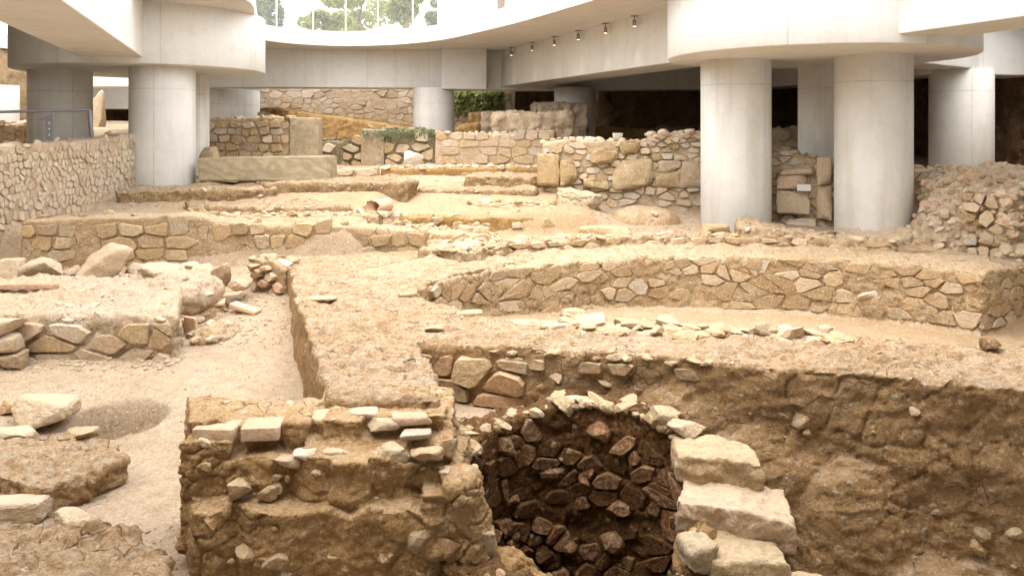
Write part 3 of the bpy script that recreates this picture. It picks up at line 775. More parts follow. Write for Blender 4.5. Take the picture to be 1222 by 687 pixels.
# flat stones along the rim above the pit, and facing stones in the pit wall
fpit, Lp, _, _ = poly_map([(-1.02, 8.4), (-.09, 8.08), (.8, 7.88), (1.67, 7.64), (3.2, 7.08), (4.1, 6.7), (5.2, 6.36)])
masonry(plat, fpit, .95, 3.2, -2.3, -2.16, .22, .12, ['s_warm', 's_pale'], .25, .035, .03, .1, None, 60, seed=6)
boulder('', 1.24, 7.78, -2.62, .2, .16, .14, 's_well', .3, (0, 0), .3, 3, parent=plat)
boulder('', 1.24, 7.76, -2.86, .14, .16, .22, 's_warm', .3, (0, 0), .3, 3, parent=plat)
boulder('', 2.62, 7.44, -2.62, .42, .24, .3, 's_warm', .4, (0, 0), .2, 4, 7, parent=plat)
boulder('', 3.55, 7.06, -3.15, .3, .22, .26, 's_warm', .4, (0, 0), .2, 4, 7, parent=plat)
rnd = random.Random(4)
for k in range(13):      # a line of flat slips along the rim
    u = .95 + k * .18 + rnd.uniform(-.05, .05); p = fpit(u, 0, -.03)
    small_stone(plat, p.x, p.y, -2.11 + rnd.uniform(-.015, .015) - (.03 if u < 2.2 else .0), rnd.uniform(.07, .12), rnd.choice(['s_warm', 's_warm', 's_gold']), .4)
fl, Ll, _, _ = poly_map(LIP[3:])
for k in range(130):
    u = .25 + rnd.random() ** 1.15 * 3.0; p = fl(u, 0, -rnd.uniform(-.1, .36))
    small_stone(plat, p.x, p.y, -2.1 + rnd.choice([-.02, 0, .02, .05]), rnd.choice([.06, .08, .1, .13, .16, .19]) * rnd.uniform(.8, 1.1), rnd.choice(['s_pale', 's_warm', 's_gold', 's_warm']), .4)
for (px, py, wd) in ((694, 358, .0), (1085, 412, 0)): pass
boulder('', *gp(488, 354, -2.08), -2.12, .26, .2, .1, 's_gold', .2, boxy=.5, sub=3, cuts=4, parent=plat)
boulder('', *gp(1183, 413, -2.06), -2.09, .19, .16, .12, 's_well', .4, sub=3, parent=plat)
for px, py, L_, mt in ((384, 357, .36, 'brick'), (560, 374, .3, 's_warm'), (628, 386, .3, 's_gold'), (655, 388, .22, 's_warm'), (518, 392, .2, 's_warm')):
    x_, d_ = gp(px, py, -2.08); boulder('', x_, d_, -2.1, L_, .22, .05, mt, .1, boxy=.6, sub=3, cuts=2, rough=.03, parent=plat)

# ---- foreground corner wall with bricks
fw = thing('corner_wall', 'stepped brown mortar wall with two bricks on top in the left foreground', 'wall')
sk = lambda d: -2.19 - .42 * (d - 5.72)
def skb(d0, d1, x1, h1, x0=None):
    rr = random.Random(int(d0 * 1000)); xa = sk(d0) if x0 is None else x0; n_ = 14; fr_ = []
    for i_ in range(n_ + 1): fr_.append((xa + (x1 - xa) * i_ / n_, d0 + rr.uniform(-.03, .05) + (.06 if rr.random() < .2 else 0)))
    bk_ = [(x - (.42 * (d1 - d0) if x0 is None and i_ < 3 else 0), d1) for i_, (x, _) in enumerate(fr_)]
    hs = [h1 + rr.uniform(-.045, .03) - (.12 * max(0, (x + .75) / .45) if x > -.75 else 0) for x, _ in fr_]
    return ribbon(fr_, bk_, -4.3, hs, [h_ + .02 for h_ in hs])
def D_front(p, n):
    up = sstep(.4, .85, n[:, 2])
    o = .05 * fbm(p * np.array([1, 1, 1.8]), 1.7, 3, 41) * 1.4 + .022 * fbm(p * np.array([1, 1, 1.5]), 4, 5, 42, .62, ridge=True) + .05 * fbm(p * np.array([1, 1, 1.3]), 8, 6, 43, .7)
    o = o * .85 - .03 * cracks(p * np.array([1, 1, 1.5]), 3.5, 44, .05, .12)
    return o * (1 - .55 * up)
fc = solid('core', [skb(5.72, 6.7, -.3, -2.6), skb(5.93, 6.7, -.36, -2.32), skb(6.1, 6.62, -1.1, -2.14), prism([(-1.5, 6.0), (-.42, 5.98), (-.46, 6.7), (-1.5, 6.7)], -4.2, [-2.3, -2.33, -2.05, -2.05]), bx(-1.3, -.5, 6.22, 6.7, -4, -2.12),
                    bx(-1.25, -1.0, 5.8, 6.1, -2.7, -2.3), bx(-.62, -.3, 5.74, 6.2, -3, -2.5), bx(-2.36, -2.0, 5.97, 6.4, -3, -2.22),
                    blob(-.28, 5.9, -2.95, .16, .2, .4), blob(-.34, 5.85, -2.5, .15, .2, .16)], .015, D_front, 'frontearth', fw)
for fd_, a_, b_, h0_, h1_, n_ in ((5.72, -2.15, -.35, -3.3, -2.66, 26), (5.93, -2.2, -.45, -2.55, -2.36, 16)):
    fx_ = lambda u, v, d, fd_=fd_: V(u, fd_ - d, v)
    rn2_ = random.Random(n_)
    for _ in range(n_):
        r_ = rn2_.choice([.03, .04, .05, .07, .1, .13]); small_stone(fw, rn2_.uniform(a_, b_), fd_ + r_ * .35, rn2_.uniform(h0_, h1_), r_, rn2_.choice(['s_warm', 'frontearth', 's_gold', 'frontearth']), .7)
def brick(parent, x, d, h, sx, sd, sh, rz, mt='brick', name='brick', tilt=0):
    me = rock_mesh(int(x * 1000 + d * 77) % 999 + 5, 4, 0, .75, .012)
    co = np.array([v.co[:] for v in me.vertices]); q = np.sign(co) * np.abs(co) ** .32
    q = q / np.abs(q).max(0) * np.array([sx / 2, sd / 2, sh / 2]) + .004 * np.stack([fbm(co, 3, 3, 1), fbm(co, 3, 3, 2), fbm(co, 3, 3, 3)], 1)
    q[:, 2] += sh / 2; me.vertices.foreach_set('co', q.ravel()); me.update()
    o = link(name, me, mt, parent, V(x, d, h)); o.rotation_euler = (tilt, 0, rz); return o
brick(fw, -2.15, 6.13, -2.25, .30, .22, .10, -.04)
brick(fw, -1.82, 6.12, -2.23, .27, .24, .095, .1)
for x_, d_, h_, s_, mt in ((-1.47, 6.0, -2.36, .19, 's_white'), (-1.28, 6.04, -2.36, .17, 's_pale'), (-1.62, 6.0, -2.4, .22, 'brick'), (-1.35, 6.3, -2.19, .3, 'brick'), (-1.12, 6.3, -2.17, .24, 's_pale'), (-.95, 6.2, -2.2, .26, 's_warm'), (-.75, 6.25, -2.17, .3, 'brick'), (-.7, 6.1, -2.25, .24, 's_pale')):
    boulder('', x_, d_, h_, s_, s_ * .8, .07, mt, .15, boxy=.5, sub=3, cuts=3, parent=fw)
for x_, d_, h_, s_, sh_, mt in ((-.38, 5.9, -2.5, .24, .13, 's_pale'), (-.47, 6.02, -2.36, .15, .16, 's_warm'), (-.62, 5.95, -2.36, .26, .11, 's_warm'), (-.85, 5.97, -2.36, .22, .12, 's_warm'), (-.33, 5.82, -2.66, .2, .13, 's_warm'), (-.22, 5.8, -2.95, .2, .2, 's_warm'), (-1.9, 5.86, -2.6, .16, .15, 's_warm'), (-1.72, 5.88, -2.6, .13, .1, 's_warm')):
    boulder('', x_, d_, h_, s_, s_ * .8, sh_, mt, random.uniform(-.5, .5), boxy=.3, sub=4, cuts=8, parent=fw)
skin(fc, fw, .15, .02, .045, ['s_warm', 's_pale'], lambda x, d, h, n: n[2] > .5 and d > 5.8, 60, 3, .2, .6)
skin(pc, plat, .4, .02, .05, ['s_pale', 's_warm'], lambda x, d, h, n: n[2] > .7 and h > -2.4 and d < 12, 50, 5, .5, .4)

# ---- the round well
wl = thing('stone_well', 'round rubble well with dark hollow inside and stepped blocks on its right', 'well')
WC, WR = (.56, 6.45), .95
def warc(r, a): return (WC[0] + r * math.sin(a), WC[1] + r * math.cos(a))
rimf = lambda deg: float(np.interp(deg, [-180, -150, -110, -80, -55, -30, 0, 30, 55, 75, 95, 120, 150, 180], [-2.97, -2.98, -2.9, -2.62, -2.53, -2.48, -2.42, -2.45, -2.5, -2.66, -2.85, -3.0, -3.02, -2.97]))
degs = np.linspace(-180, 180, 73); rw = random.Random(9)
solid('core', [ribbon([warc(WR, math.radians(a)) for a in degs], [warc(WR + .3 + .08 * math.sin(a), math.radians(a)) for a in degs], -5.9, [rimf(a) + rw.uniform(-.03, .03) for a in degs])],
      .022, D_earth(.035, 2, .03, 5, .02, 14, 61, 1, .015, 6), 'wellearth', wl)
fwell = lambda u, v, d: V(*warc(WR - d, u / WR), v)
def wall_rubble(parent, fmap, U0, U1, V0, V1, n, r0, r1, mats, ok, seed, flat=.7, sink=.35, pack=.7):
    rn_ = random.Random(seed); got = []
    for _ in range(n * 12):
        if len(got) >= n: break
        u, v = rn_.uniform(U0, U1), rn_.uniform(V0, V1); r = r0 + (r1 - r0) * rn_.random() ** 1.6
        if not ok(u, v) or any((u - a) ** 2 + ((v - b) * 1.35) ** 2 < (pack * (r + c)) ** 2 for a, b, c in got): continue
        got.append((u, v, r)); pq = fmap(u, v, -r * sink)
        o = small_stone(parent, pq.x, pq.y, v, r, rn_.choice(mats), flat)
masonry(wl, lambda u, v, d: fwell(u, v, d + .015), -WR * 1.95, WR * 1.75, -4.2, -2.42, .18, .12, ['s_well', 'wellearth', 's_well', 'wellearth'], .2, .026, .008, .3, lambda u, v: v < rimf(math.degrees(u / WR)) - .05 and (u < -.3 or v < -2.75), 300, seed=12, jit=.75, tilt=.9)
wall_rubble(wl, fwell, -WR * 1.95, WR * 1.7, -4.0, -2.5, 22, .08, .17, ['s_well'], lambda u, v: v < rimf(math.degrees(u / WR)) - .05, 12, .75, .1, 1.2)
masonry(plat, lambda u, v, d: fpit(u, v, d + .03), .05, 1.25, -2.66, -2.2, .25, .15, ['s_warm', 's_warm', 'frontearth'], .1, .04, .014, .25, None, 60, seed=5, jit=.7, tilt=.8)
wall_rubble(plat, fpit, 1.2, 6.2, -3.9, -2.3, 70, .03, .12, ['s_warm', 's_warm', 's_gold'], lambda u, v: random.random() < .5, 14, .7, .25)
for k in range(46):
    a = math.radians(-70 + 150 * k / 45 + rw.uniform(-1.5, 1.5)); r = WR + rw.uniform(-.02, .26); x_, d_ = warc(r, a)
    small_stone(wl, x_, d_, rimf(math.degrees(a)) - .015, rw.choice([.05, .06, .08, .1, .14]), rw.choice(['s_warm', 's_gold', 's_warm']), .6)
for k in range(30):
    a = math.radians(130 + 120 * k / 29 + rw.uniform(-1.5, 1.5)); r = WR + rw.uniform(.02, .26); x_, d_ = warc(r, a)
    dg_ = math.degrees(a); dg_ = dg_ if dg_ <= 180 else dg_ - 360
    small_stone(wl, x_, d_, rimf(dg_) - .01, rw.uniform(.03, .07), rw.choice(['s_warm', 's_gold']), .55)
for x_, d_, h_, sx_, sd_, sh_, mt, rz_, tl in (
    (.42, 7.42, -2.5, .22, .2, .16, 's_warm', .2, (0, .5)), (.62, 7.48, -2.48, .24, .18, .09, 's_pale', .1, (0, .1)), (.8, 7.46, -2.5, .26, .18, .08, 's_warm', -.2, (0, .2)), (1.02, 7.4, -2.52, .2, .16, .12, 's_warm', .5, (0, -.3)),
    (1.23, 7.12, -2.55, .24, .22, .2, 's_warm', .4, (.2, .3)), (1.42, 7.0, -2.56, .3, .24, .16, 's_warm', -.4, (.1, .35)),
    (-.2, 5.78, -3.3, .3, .3, .35, 's_well', .1, (0, 0))):
    boulder('', x_, d_, h_, sx_, sd_, sh_, mt, rz_, tl, .4, 5, 8, .1, wl)
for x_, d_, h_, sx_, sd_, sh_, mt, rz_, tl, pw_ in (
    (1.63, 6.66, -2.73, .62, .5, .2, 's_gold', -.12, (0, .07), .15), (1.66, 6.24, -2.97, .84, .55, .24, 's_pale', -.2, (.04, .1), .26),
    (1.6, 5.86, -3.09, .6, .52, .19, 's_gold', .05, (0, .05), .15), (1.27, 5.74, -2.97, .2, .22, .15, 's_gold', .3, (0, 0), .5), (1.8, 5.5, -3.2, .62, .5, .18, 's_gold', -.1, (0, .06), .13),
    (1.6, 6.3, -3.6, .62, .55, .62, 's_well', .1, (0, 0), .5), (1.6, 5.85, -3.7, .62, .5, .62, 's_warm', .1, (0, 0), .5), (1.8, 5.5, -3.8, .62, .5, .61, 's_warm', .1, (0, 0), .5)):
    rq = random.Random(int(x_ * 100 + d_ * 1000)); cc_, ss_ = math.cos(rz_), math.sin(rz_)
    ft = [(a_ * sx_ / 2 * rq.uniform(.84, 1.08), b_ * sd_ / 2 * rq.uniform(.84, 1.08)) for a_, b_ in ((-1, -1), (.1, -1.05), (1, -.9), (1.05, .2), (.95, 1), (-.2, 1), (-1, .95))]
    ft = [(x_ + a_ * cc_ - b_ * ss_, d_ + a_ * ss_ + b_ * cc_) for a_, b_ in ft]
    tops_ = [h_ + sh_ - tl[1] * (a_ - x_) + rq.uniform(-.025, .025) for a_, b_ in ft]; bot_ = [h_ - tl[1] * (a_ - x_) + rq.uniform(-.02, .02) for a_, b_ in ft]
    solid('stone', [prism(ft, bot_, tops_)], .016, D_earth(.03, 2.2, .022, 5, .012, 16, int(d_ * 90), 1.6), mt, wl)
for pr_ in ([blob(-.05, 5.85, -3.25, .28, .3, .3), blob(.2, 5.72, -3.3, .24, .22, .24)], [blob(1.36, 6.1, -3.3, .16, .35, .5), blob(1.42, 5.75, -3.35, .22, .3, .38)]):
    solid('lining', pr_, .02, D_earth(.04, 2, .03, 5, .02, 14, 63, 1, .02, 6), 'brown', wl)

# ---- curved apse wall
ap = thing('apse_wall', 'curved low rubble wall around the sunken sandy floor on the right', 'wall')
AP = APSE + [(8.1, 13.2), (9.7, 13.9)]
fa, La, PA, NA = poly_map(AP, .15)
outer = [tuple(p - n * 1.35) for p, n in zip(PA, NA)]
ht = [-2.13 + .02 * math.sin(i * 1.7) for i in range(len(PA))]
ac = solid('core', [ribbon([tuple(p) for p in PA], outer, -3.2, ht, [h + .06 for h in ht])], .04, D_earth(.05, 1.3, .03, 5, .012, 18, 71, 1.5, .02, 5), 'sand', ap)
masonry(ap, lambda u, v, d: fa(u, v, d + .012), .2, La - .1, -2.98, -2.14, .27, .14, ['s_warm', 's_gold', 'sand', 's_pale'], .2, .014, .008, .3, lambda u, v: u > 4 or v > -2.6 or random.random() < .5, 260, seed=15, jit=.5)
skin(ac, ap, .22, .03, .07, ['s_pale', 's_warm'], lambda x, d, h, n: n[2] > .6 and h > -2.35, 60, 6, .45, .4)
x_, d_ = gp(1143, 382, -2.96); rough_block(ap, x_, d_ - .06, -3.02, .64, .44, .6, .36, 's_white', power=.12, chip=.02)
boulder('', dx(1040, 13.5), 13.5, -2.8, .55, .3, .26, 's_white', .1, (0, 0), .3, 4, 6, parent=ap)
# rubble row on its outer edge
pr_pts = [tuple(p - n * 1.2) for p, n in list(zip(PA, NA))[6:-30]]
pw = thing('rubble_row', 'low rubble row along the back of the curved wall', 'wall')
fr_, Lr, PR, NR = poly_map([(-1.3, 14.1), (-.4, 14.5)] + pr_pts[6:], .2)
PRo = [tuple(p - n * .55) for p, n in zip(PR, NR)]
solid('core', [ribbon([tuple(p) for p in PR], PRo, -2.5, [-1.93 + .05 * math.sin(i * 2.3) for i in range(len(PR))])], .04, D_earth(.04, 2, .03, 6, .012, 18, 77, 1, .03, 6), 'sand', pw)
masonry(pw, fr_, 0, Lr, -2.2, -1.93, .3, .16, ['s_warm', 's_pale', 's_gold'], .12, .05, .02, .1, None, 120, seed=17)
rnd = random.Random(2)
for k in range(75):
    p = fr_(rnd.uniform(0, Lr), 0, -rnd.uniform(0, .5)); small_stone(pw, p.x, p.y, -1.92, rnd.uniform(.06, .13), rnd.choice(['s_pale', 's_warm']), .5)

# ---- left: block wall beside the alley
bw = thing('block_wall', 'chunky mortared stone wall beside the dusty alley on the left', 'wall')
A_, B_ = (-9.0, 10.45), (-4.13, 10.3)
def D_block(p, n):
    up = sstep(.4, .85, n[:, 2])
    f1, f2 = worley(p * np.array([1, 1, 1.3]), 2.6, 91)
    o = .05 * fbm(p, 1.5, 3, 92) * 1.5 + .04 * fbm(p, 5, 4, 93, ridge=True) + .014 * fbm(p, 18, 3, 94) + .035 * np.clip((f2 - f1) * 3, 0, 1)
    return o + up * .02 * fbm(p, 9, 3, 95)
bc = solid('core', [prism([(-9.0, 10.45), (-4.13, 10.3), (-4.55, 11.4), (-4.75, 12.5), (-9.0, 12.6)], -3.3, [-2.3, -2.3, -2.2, -2.2, -2.22]), blob(-4.7, 11.9, -2.35, .5, .6, .3)], .03, D_block, 'pale', bw)
fb, Lb = seg_map(A_, B_)
masonry(bw, lambda u, v, d: fb(u, v, d + .055), 1.0, Lb - .03, -3.1, -2.36, .38, .2, ['s_warm', 's_pale', 's_pale', 'brick'], .25, .03, .016, .25, None, 80, seed=21, jit=.6)
fb2, Lb2 = seg_map((-4.13, 10.3), (-4.6, 11.5)); masonry(bw, fb2, .05, Lb2, -3.0, -2.35, .2, .16, ['s_warm', 's_pale'], .3, .04, .02, .1, None, 30, seed=22)
skin(bc, bw, .21, .035, .09, ['s_pale', 's_pale', 's_white', 's_warm'], lambda x, d, h, n: n[2] > .55 and h > -2.5 and x > -8, 110, 8, .4, .5)
brick(bw, dx(25, 11.6), 11.6, -2.2, 1.0, .12, .07, .03, 'brick', 'tile')
# little dry stack at its left end
ds = thing('dry_stone_stack', 'dark jointed dry stone stack at the left edge beside the alley', 'stone stack')
for k, (px, py, wd, hh) in enumerate(((8, 418, .42, .22), (10, 440, .5, .24), (6, 456, .55, .2), (-18, 430, .4, .3), (-20, 456, .5, .3), (8, 398, .4, .2))):
    boulder('', dx(px, 10.1), 10.1, dh(py, 10.1), wd, .4, hh, random.choice(['s_warm', 's_pale']), .1, (0, 0), .4, 4, 6, parent=ds)

# ---- loose boulders behind the block wall
for px, py, wd, hh, D_, mt, lab in (
    (12, 340, 34, 24, 12.9, 's_pale', 'rounded pale boulder at the left edge behind the block wall'),
    (53, 338, 46, 24, 12.9, 's_pale', 'broad pale boulder second from the left edge behind the block wall'),
    (90, 336, 24, 15, 13.0, 's_warm', 'small dark grey-brown stone between two pale boulders'),
    (127, 334, 60, 33, 12.9, 's_pale', 'largest angular pale boulder behind the block wall'),
    (192, 345, 42, 24, 12.4, 's_pale', 'low rounded boulder at the right of the angular one'),
    (183, 331, 30, 13, 13.2, 's_warm', 'flat stone lying behind the low rounded boulder'),
    (212, 352, 30, 17, 12.2, 's_warm', 'greyish stone just above the leaning clay tiles'),
    (243, 347, 34, 25, 12.6, 's_pale', 'slanted grey boulder near the end of the stone row'),
    (266, 345, 28, 24, 12.6, 's_warm', 'round brown boulder touching the slanted grey one'),
    (224, 328, 20, 12, 13.3, 's_pale', 'small stone at the back of the boulder row'),
    (160, 336, 24, 16, 13.1, 's_pale', 'small pale stone touching the angular boulder on its right'),
    (208, 338, 20, 18, 13.0, 's_pale', 'upright stone in the middle of the boulder row'),
    (150, 347, 30, 10, 12.3, 's_gold', 'flat golden stone in front of the angular boulder'),
    (286, 350, 26, 12, 12.5, 's_pale', 'flat pale stone beside the rubble stub')):
    boulder(lab, dx(px, D_), D_, min(dh(py, D_), terr(dx(px, D_), D_) + .25) + .02, wd * D_ / F * 1.08, wd * D_ / F * .85, hh * D_ / F * 1.25, mt, random.uniform(-.4, .4), (random.uniform(-.15, .15), random.uniform(-.2, .2)), .25, 4, 9)
# rubble bed under the boulders
rb = thing('rubble_bed', 'bed of broken rubble between the block wall and the long wall', 'rubble')
rc = solid('core', [prism([(-9, 12.4), (-4.7, 12.3), (-4.4, 12.9), (-5.2, 13.6), (-9, 13.7)], -3, [-2.3, -2.38, -2.5, -2.45, -2.3]), blob(-4.55, 12.0, -2.62, .45, .5, .22), blob(-3.95, 11.2, -2.76, .35, .5, .17)], .05, D_earth(.06, 1.5, .04, 5, .02, 16, 83, 1, .03, 5), 'sand', rb)
skin(rc, rb, .17, .04, .1, ['s_pale', 's_warm', 's_pale'], lambda x, d, h, n: n[2] > .3 and h > -2.85, 200, 9, .25, .55)
# clay tiles of a drain
def tile(label, x, d, h, sx, sd, sh, rot):
    o = brick(None, x, d, h, sx, sd, sh, 0, 'clay', 'clay_tile'); o.rotation_euler = rot; return tag(o, label, 'tile', 'drain tiles')
tile('upright square clay tile leaning at the end of the block wall', dx(228, 11.2), 11.2, -2.92, .30, .05, .44, (.12, 0, -.5))
tile('long flat clay tile lying above the upright tile', dx(236, 11.9), 11.9, -2.5, .75, .3, .045, (.1, -.08, .25))
tile('second flat clay tile slipping off the rubble', dx(262, 12.2), 12.2, -2.44, .62, .3, .045, (-.1, -.12, .12))
tile('curved clay tile fragment at the edge of the alley floor', dx(292, 11.9), 11.9, -2.56, .42, .2, .06, (0, .25, -.2))
rubble_wall('rubble_stub', 'small rubble stub at the back left corner of the broad wall', (dx(300, 13.0), 13.0), (dx(340, 12.7), 12.7), .5, -2.8, rough_tops(-1.98, -2.06, 6, .07, 3), ['s_warm', 's_pale', 'brick'], 'sand', .18, .15, .03, .05, .06, .02, 1, .09, seed=31)

# ---- foreground left: slabs, stones
sl1 = solid('mortar_slab', [prism([gp(-30, 540, -2.95), gp(60, 522, -2.95), gp(132, 532, -2.95), gp(150, 556, -2.95), gp(92, 578, -2.95), gp(48, 592, -2.95), gp(-30, 568, -2.95)], -3.3, -2.9)], .02, D_earth(.07, 1.8, .035, 5, .03, 12, 101, 1.5, .012, 6), 'plateau')
tag(sl1, 'flat broken mortar slab lying on the dusty floor at left', 'slab')
sl2 = solid('mortar_mass', [prism([gp(-60, 625, -2.8), gp(60, 622, -2.8), gp(170, 632, -2.8), gp(195, 655, -2.8), gp(200, 700, -2.8), gp(-60, 740, -2.8)], -3.4, [-2.76, -2.8, -2.83, -2.9, -2.86, -2.8])], .02, D_earth(.09, 1.8, .045, 4, .035, 11, 103, 2.2, .012, 5), 'plateau')
tag(sl2, 'rough layered mortar mass in the bottom left corner', 'masonry')
for px, py, wd, hh, D_, mt, bxy, lab in (
    (50, 512, 76, 32, 8.6, 's_pale', .45, 'smooth pale boulder in the alley beside the small hollow'),
    (16, 531, 70, 22, 8.2, 's_pale', .4, 'flat pale stone in front of the smooth boulder'),
    (20, 512, 40, 14, 8.9, 's_warm', .2, 'small tan stone left of the smooth boulder'),
    (95, 522, 40, 9, 8.35, 's_warm', .3, 'thin flat stone on the near edge of the hollow'),
    (26, 627, 66, 25, 6.75, 's_pale', .5, 'small squared pale stone above the mortar mass'),
    (86, 632, 44, 9, 6.7, 's_pale', .4, 'thin stone sliver sunk in the floor beside the mortar mass'),
    (4, 570, 22, 22, 7.3, 's_white', .2, 'white stone at the left edge beside the mortar slab')):
    boulder(lab, dx(px, D_), D_, max(dh(py, D_), terr(dx(px, D_), D_)) - .03, wd * D_ / F, wd * D_ / F * .75, hh * D_ / F + .03, mt, random.uniform(-.3, .3), (random.uniform(-.08, .08), random.uniform(-.08, .08)), bxy, 5, 4, .09)

# ---- the long wall W1 in front of the terraces
W1A, W1B = (dx(25, 14.25), 14.25), (dx(600, 14.75), 14.75)
W1T = [(0, -1.56), (.08, -1.53), (.16, -1.5), (.25, -1.5), (.31, -1.46), (.35, -1.48), (.4, -1.58), (.5, -1.66), (.62, -1.66), (.74, -1.72), (.82, -1.78), (.9, -1.84), (1, -1.93)]
rubble_wall('long_wall', 'long golden stone wall crossing the middle left in front of the terraces', W1A, W1B, .65, -2.6, W1T, ['s_gold', 's_warm', 's_gold'], 'sand', .34, .17, .045, .1, .022, .009, .5, .1, .025, seed=41, recess=.012, course=.75, capmat=None, strat=1.4, jit=.35, chaikin=1, inside=lambda u, v: u > 3.2 or random.random() < .8)

# ---- tall rubble wall at far left
HA, HB = (-9.02, 13.6), (-8.22, 18.55)
rubble_wall('tall_rubble_wall', 'tall pale rubble wall of small upright stones at the left edge', HA, HB, .55, -2.6, rough_tops(-.40, -.09, 20, .015, 5), ['s_cream'], 'pale', .1, .14, .05, .06, .02, .006, .4, .09, .015, seed=43, big=.2, limit=300, recess=.004)
fe, Le = seg_map((-8.77, 18.63), (-8.22, 18.55))
# ---- terraces and earth banks
def bank(label, poly, h0, tops, seed, mat='bankearth', vox=.05, stones=60):
    tN = thing('earth_bank', label, 'earth bank'); o = solid('core', [prism(poly, h0, tops)], vox, D_earth(.07, 1.2, .05, 4, .02, 14, seed, 1.6, .02, 5), mat, tN)
    skin(o, tN, .24, .03, .08, ['s_pale', 's_warm'], lambda x, d, h, n: n[2] > -.2, stones, seed, .4, .5); return tN
bank('earth terrace edge in front of the left columns', [(dx(137, 17.0), 17.0), (dx(300, 17.1), 17.1), (dx(330, 17.2), 17.2), (-4.3, 19.2), (-8.0, 19.6)], -2.2, [-1.25, -1.22, -1.2, -1.2, -1.25], 111, stones=70)
bank('smooth brown earth bank below the long slab', [(dx(318, 17.3), 17.3), (dx(485, 17.8), 17.8), (dx(497, 18.4), 18.4), (dx(470, 20), 20), (dx(300, 19.6), 19.6)], -2.2, [-1.12, -1.1, -1.12, -1.1, -1.12], 112, stones=50)
bank('low earth bank right of the sandy dip in the middle distance', [(dx(556, 19.2), 19.2), (dx(655, 19.0), 19.0), (dx(660, 20.5), 20.5), (dx(560, 20.5), 20.5)], -2.0, [-1.08, -1.05, -1.05, -1.1], 113, stones=45)
bank('thin earth ledge crossing the sandy terrace', [(dx(500, 18.6), 18.6), (dx(640, 18.3), 18.3), (dx(640, 19), 19), (dx(500, 19.2), 19.2)], -2.0, [-1.32, -1.3, -1.3, -1.32], 117, stones=30)
bank('low broken earth step left of the clay pipe', [(dx(225, 16.1), 16.1), (dx(420, 16.5), 16.5), (dx(410, 17.2), 17.2), (dx(220, 17.2), 17.2)], -2.0, [-1.5, -1.55, -1.45, -1.42], 118, stones=40)
rubble_wall('ledge_row', 'short row of flat stones behind the sunken wall', (dx(560, 17.3), 17.3), (dx(668, 17.1), 17.1), .35, -2.0, rough_tops(-1.5, -1.55, 8, .04, 16), ['s_warm', 's_pale'], 'sand', .26, .14, .05, .3, .04, .02, 1, .1, seed=49)
rubble_wall('cross_wall', 'low stone footing running between the long wall and the broad wall', (dx(392, 14.9), 14.95), (dx(585, 15.3), 15.4), .4, -2.4, rough_tops(-1.74, -1.8, 10, .05, 17), ['s_gold', 's_warm'], 'sand', .3, .16, .05, .3, .04, .02, 1, .1, seed=44)
rubble_wall('kerb_row', 'row of small rounded stones edging the terrace behind the long wall', (dx(222, 15.5), 15.5), (dx(478, 15.9), 15.9), .3, -2.0, rough_tops(-1.58, -1.62, 14, .02, 6), ['s_warm', 's_pale'], 'sand', .2, .15, .05, .1, .05, .02, 1.2, .1, seed=45)
rubble_wall('sunken_wall', 'rubble wall sunk below the sandy dip in the middle', (dx(462, 16.2), 16.2), (dx(705, 16.7), 16.7), .5, -2.4, rough_tops(-1.68, -1.74, 14, .03, 7), ['s_warm', 's_gold', 's_warm'], 'brown', .24, .17, .045, .2, .05, .03, .8, .1, seed=46)
rubble_wall('coping_wall', 'low earth wall with a white rubble coping in the middle distance', (dx(455, 21), 21), (dx(652, 21.2), 21.2), .5, -1.7, rough_tops(-.97, -.95, 16, .02, 8), ['s_warm', 's_gold'], 'brown', .3, .18, .05, .75, .03, .03, 1.3, .1, seed=47, capmat='s_pale')
rubble_wall('low_step_wall', 'low pale stone step left of the coping wall', (dx(380, 20.6), 20.6), (dx(452, 20.8), 20.8), .7, -1.6, rough_tops(-1.0, -.95, 6, .03, 9), ['s_pale', 's_gold'], 'sand', .5, .16, .05, .15, .03, .02, .6, .12, seed=48)

# ---- long veined slab on stones
ms = thing('stone_slab', 'long grey-green veined stone slab lying on small stones', 'stone slab')
x0, x1 = dx(236, 18.6), dx(393, 18.6)
v, f = prism([(x0, 18.6), (x1, 18.55), (x1 + .02, 19.35), (x0, 19.4)], -1.14, [-.63, -.59, -.59, -.63]); me = mesh('block', v, f)
bm = bmesh.new(); bm.from_mesh(me); bmesh.ops.recalc_face_normals(bm, faces=bm.faces); bmesh.ops.bevel(bm, geom=list(bm.edges), offset=.03, segments=2, affect='EDGES'); bm.to_mesh(me); bm.free()
link('block', me, 'slab', ms)
for px, py, wd, hh, lab in ((250, 226, 32, 10, 'flat stone under the left end of the long slab'), (272, 233, 34, 12, 'tilted flat stone sliding from under the long slab'), (300, 224, 40, 8, 'thin stone under the middle of the long slab'), (345, 223, 56, 8, 'broad thin stone under the long slab'), (385, 224, 24, 10, 'stone under the right end of the long slab'), (238, 232, 22, 6, 'thin chip below the left end of the long slab'), (252, 190, 22, 15, 'brown stone standing behind the left end of the long slab')):
    D_ = 18.7 if py > 200 else 20.6
    boulder(lab, dx(px, D_), D_, dh(py, D_) - .03, wd * D_ / F, .5, hh * D_ / F + .03, 's_warm', .05, (0, random.uniform(-.1, .1)), .5, 4, 5)

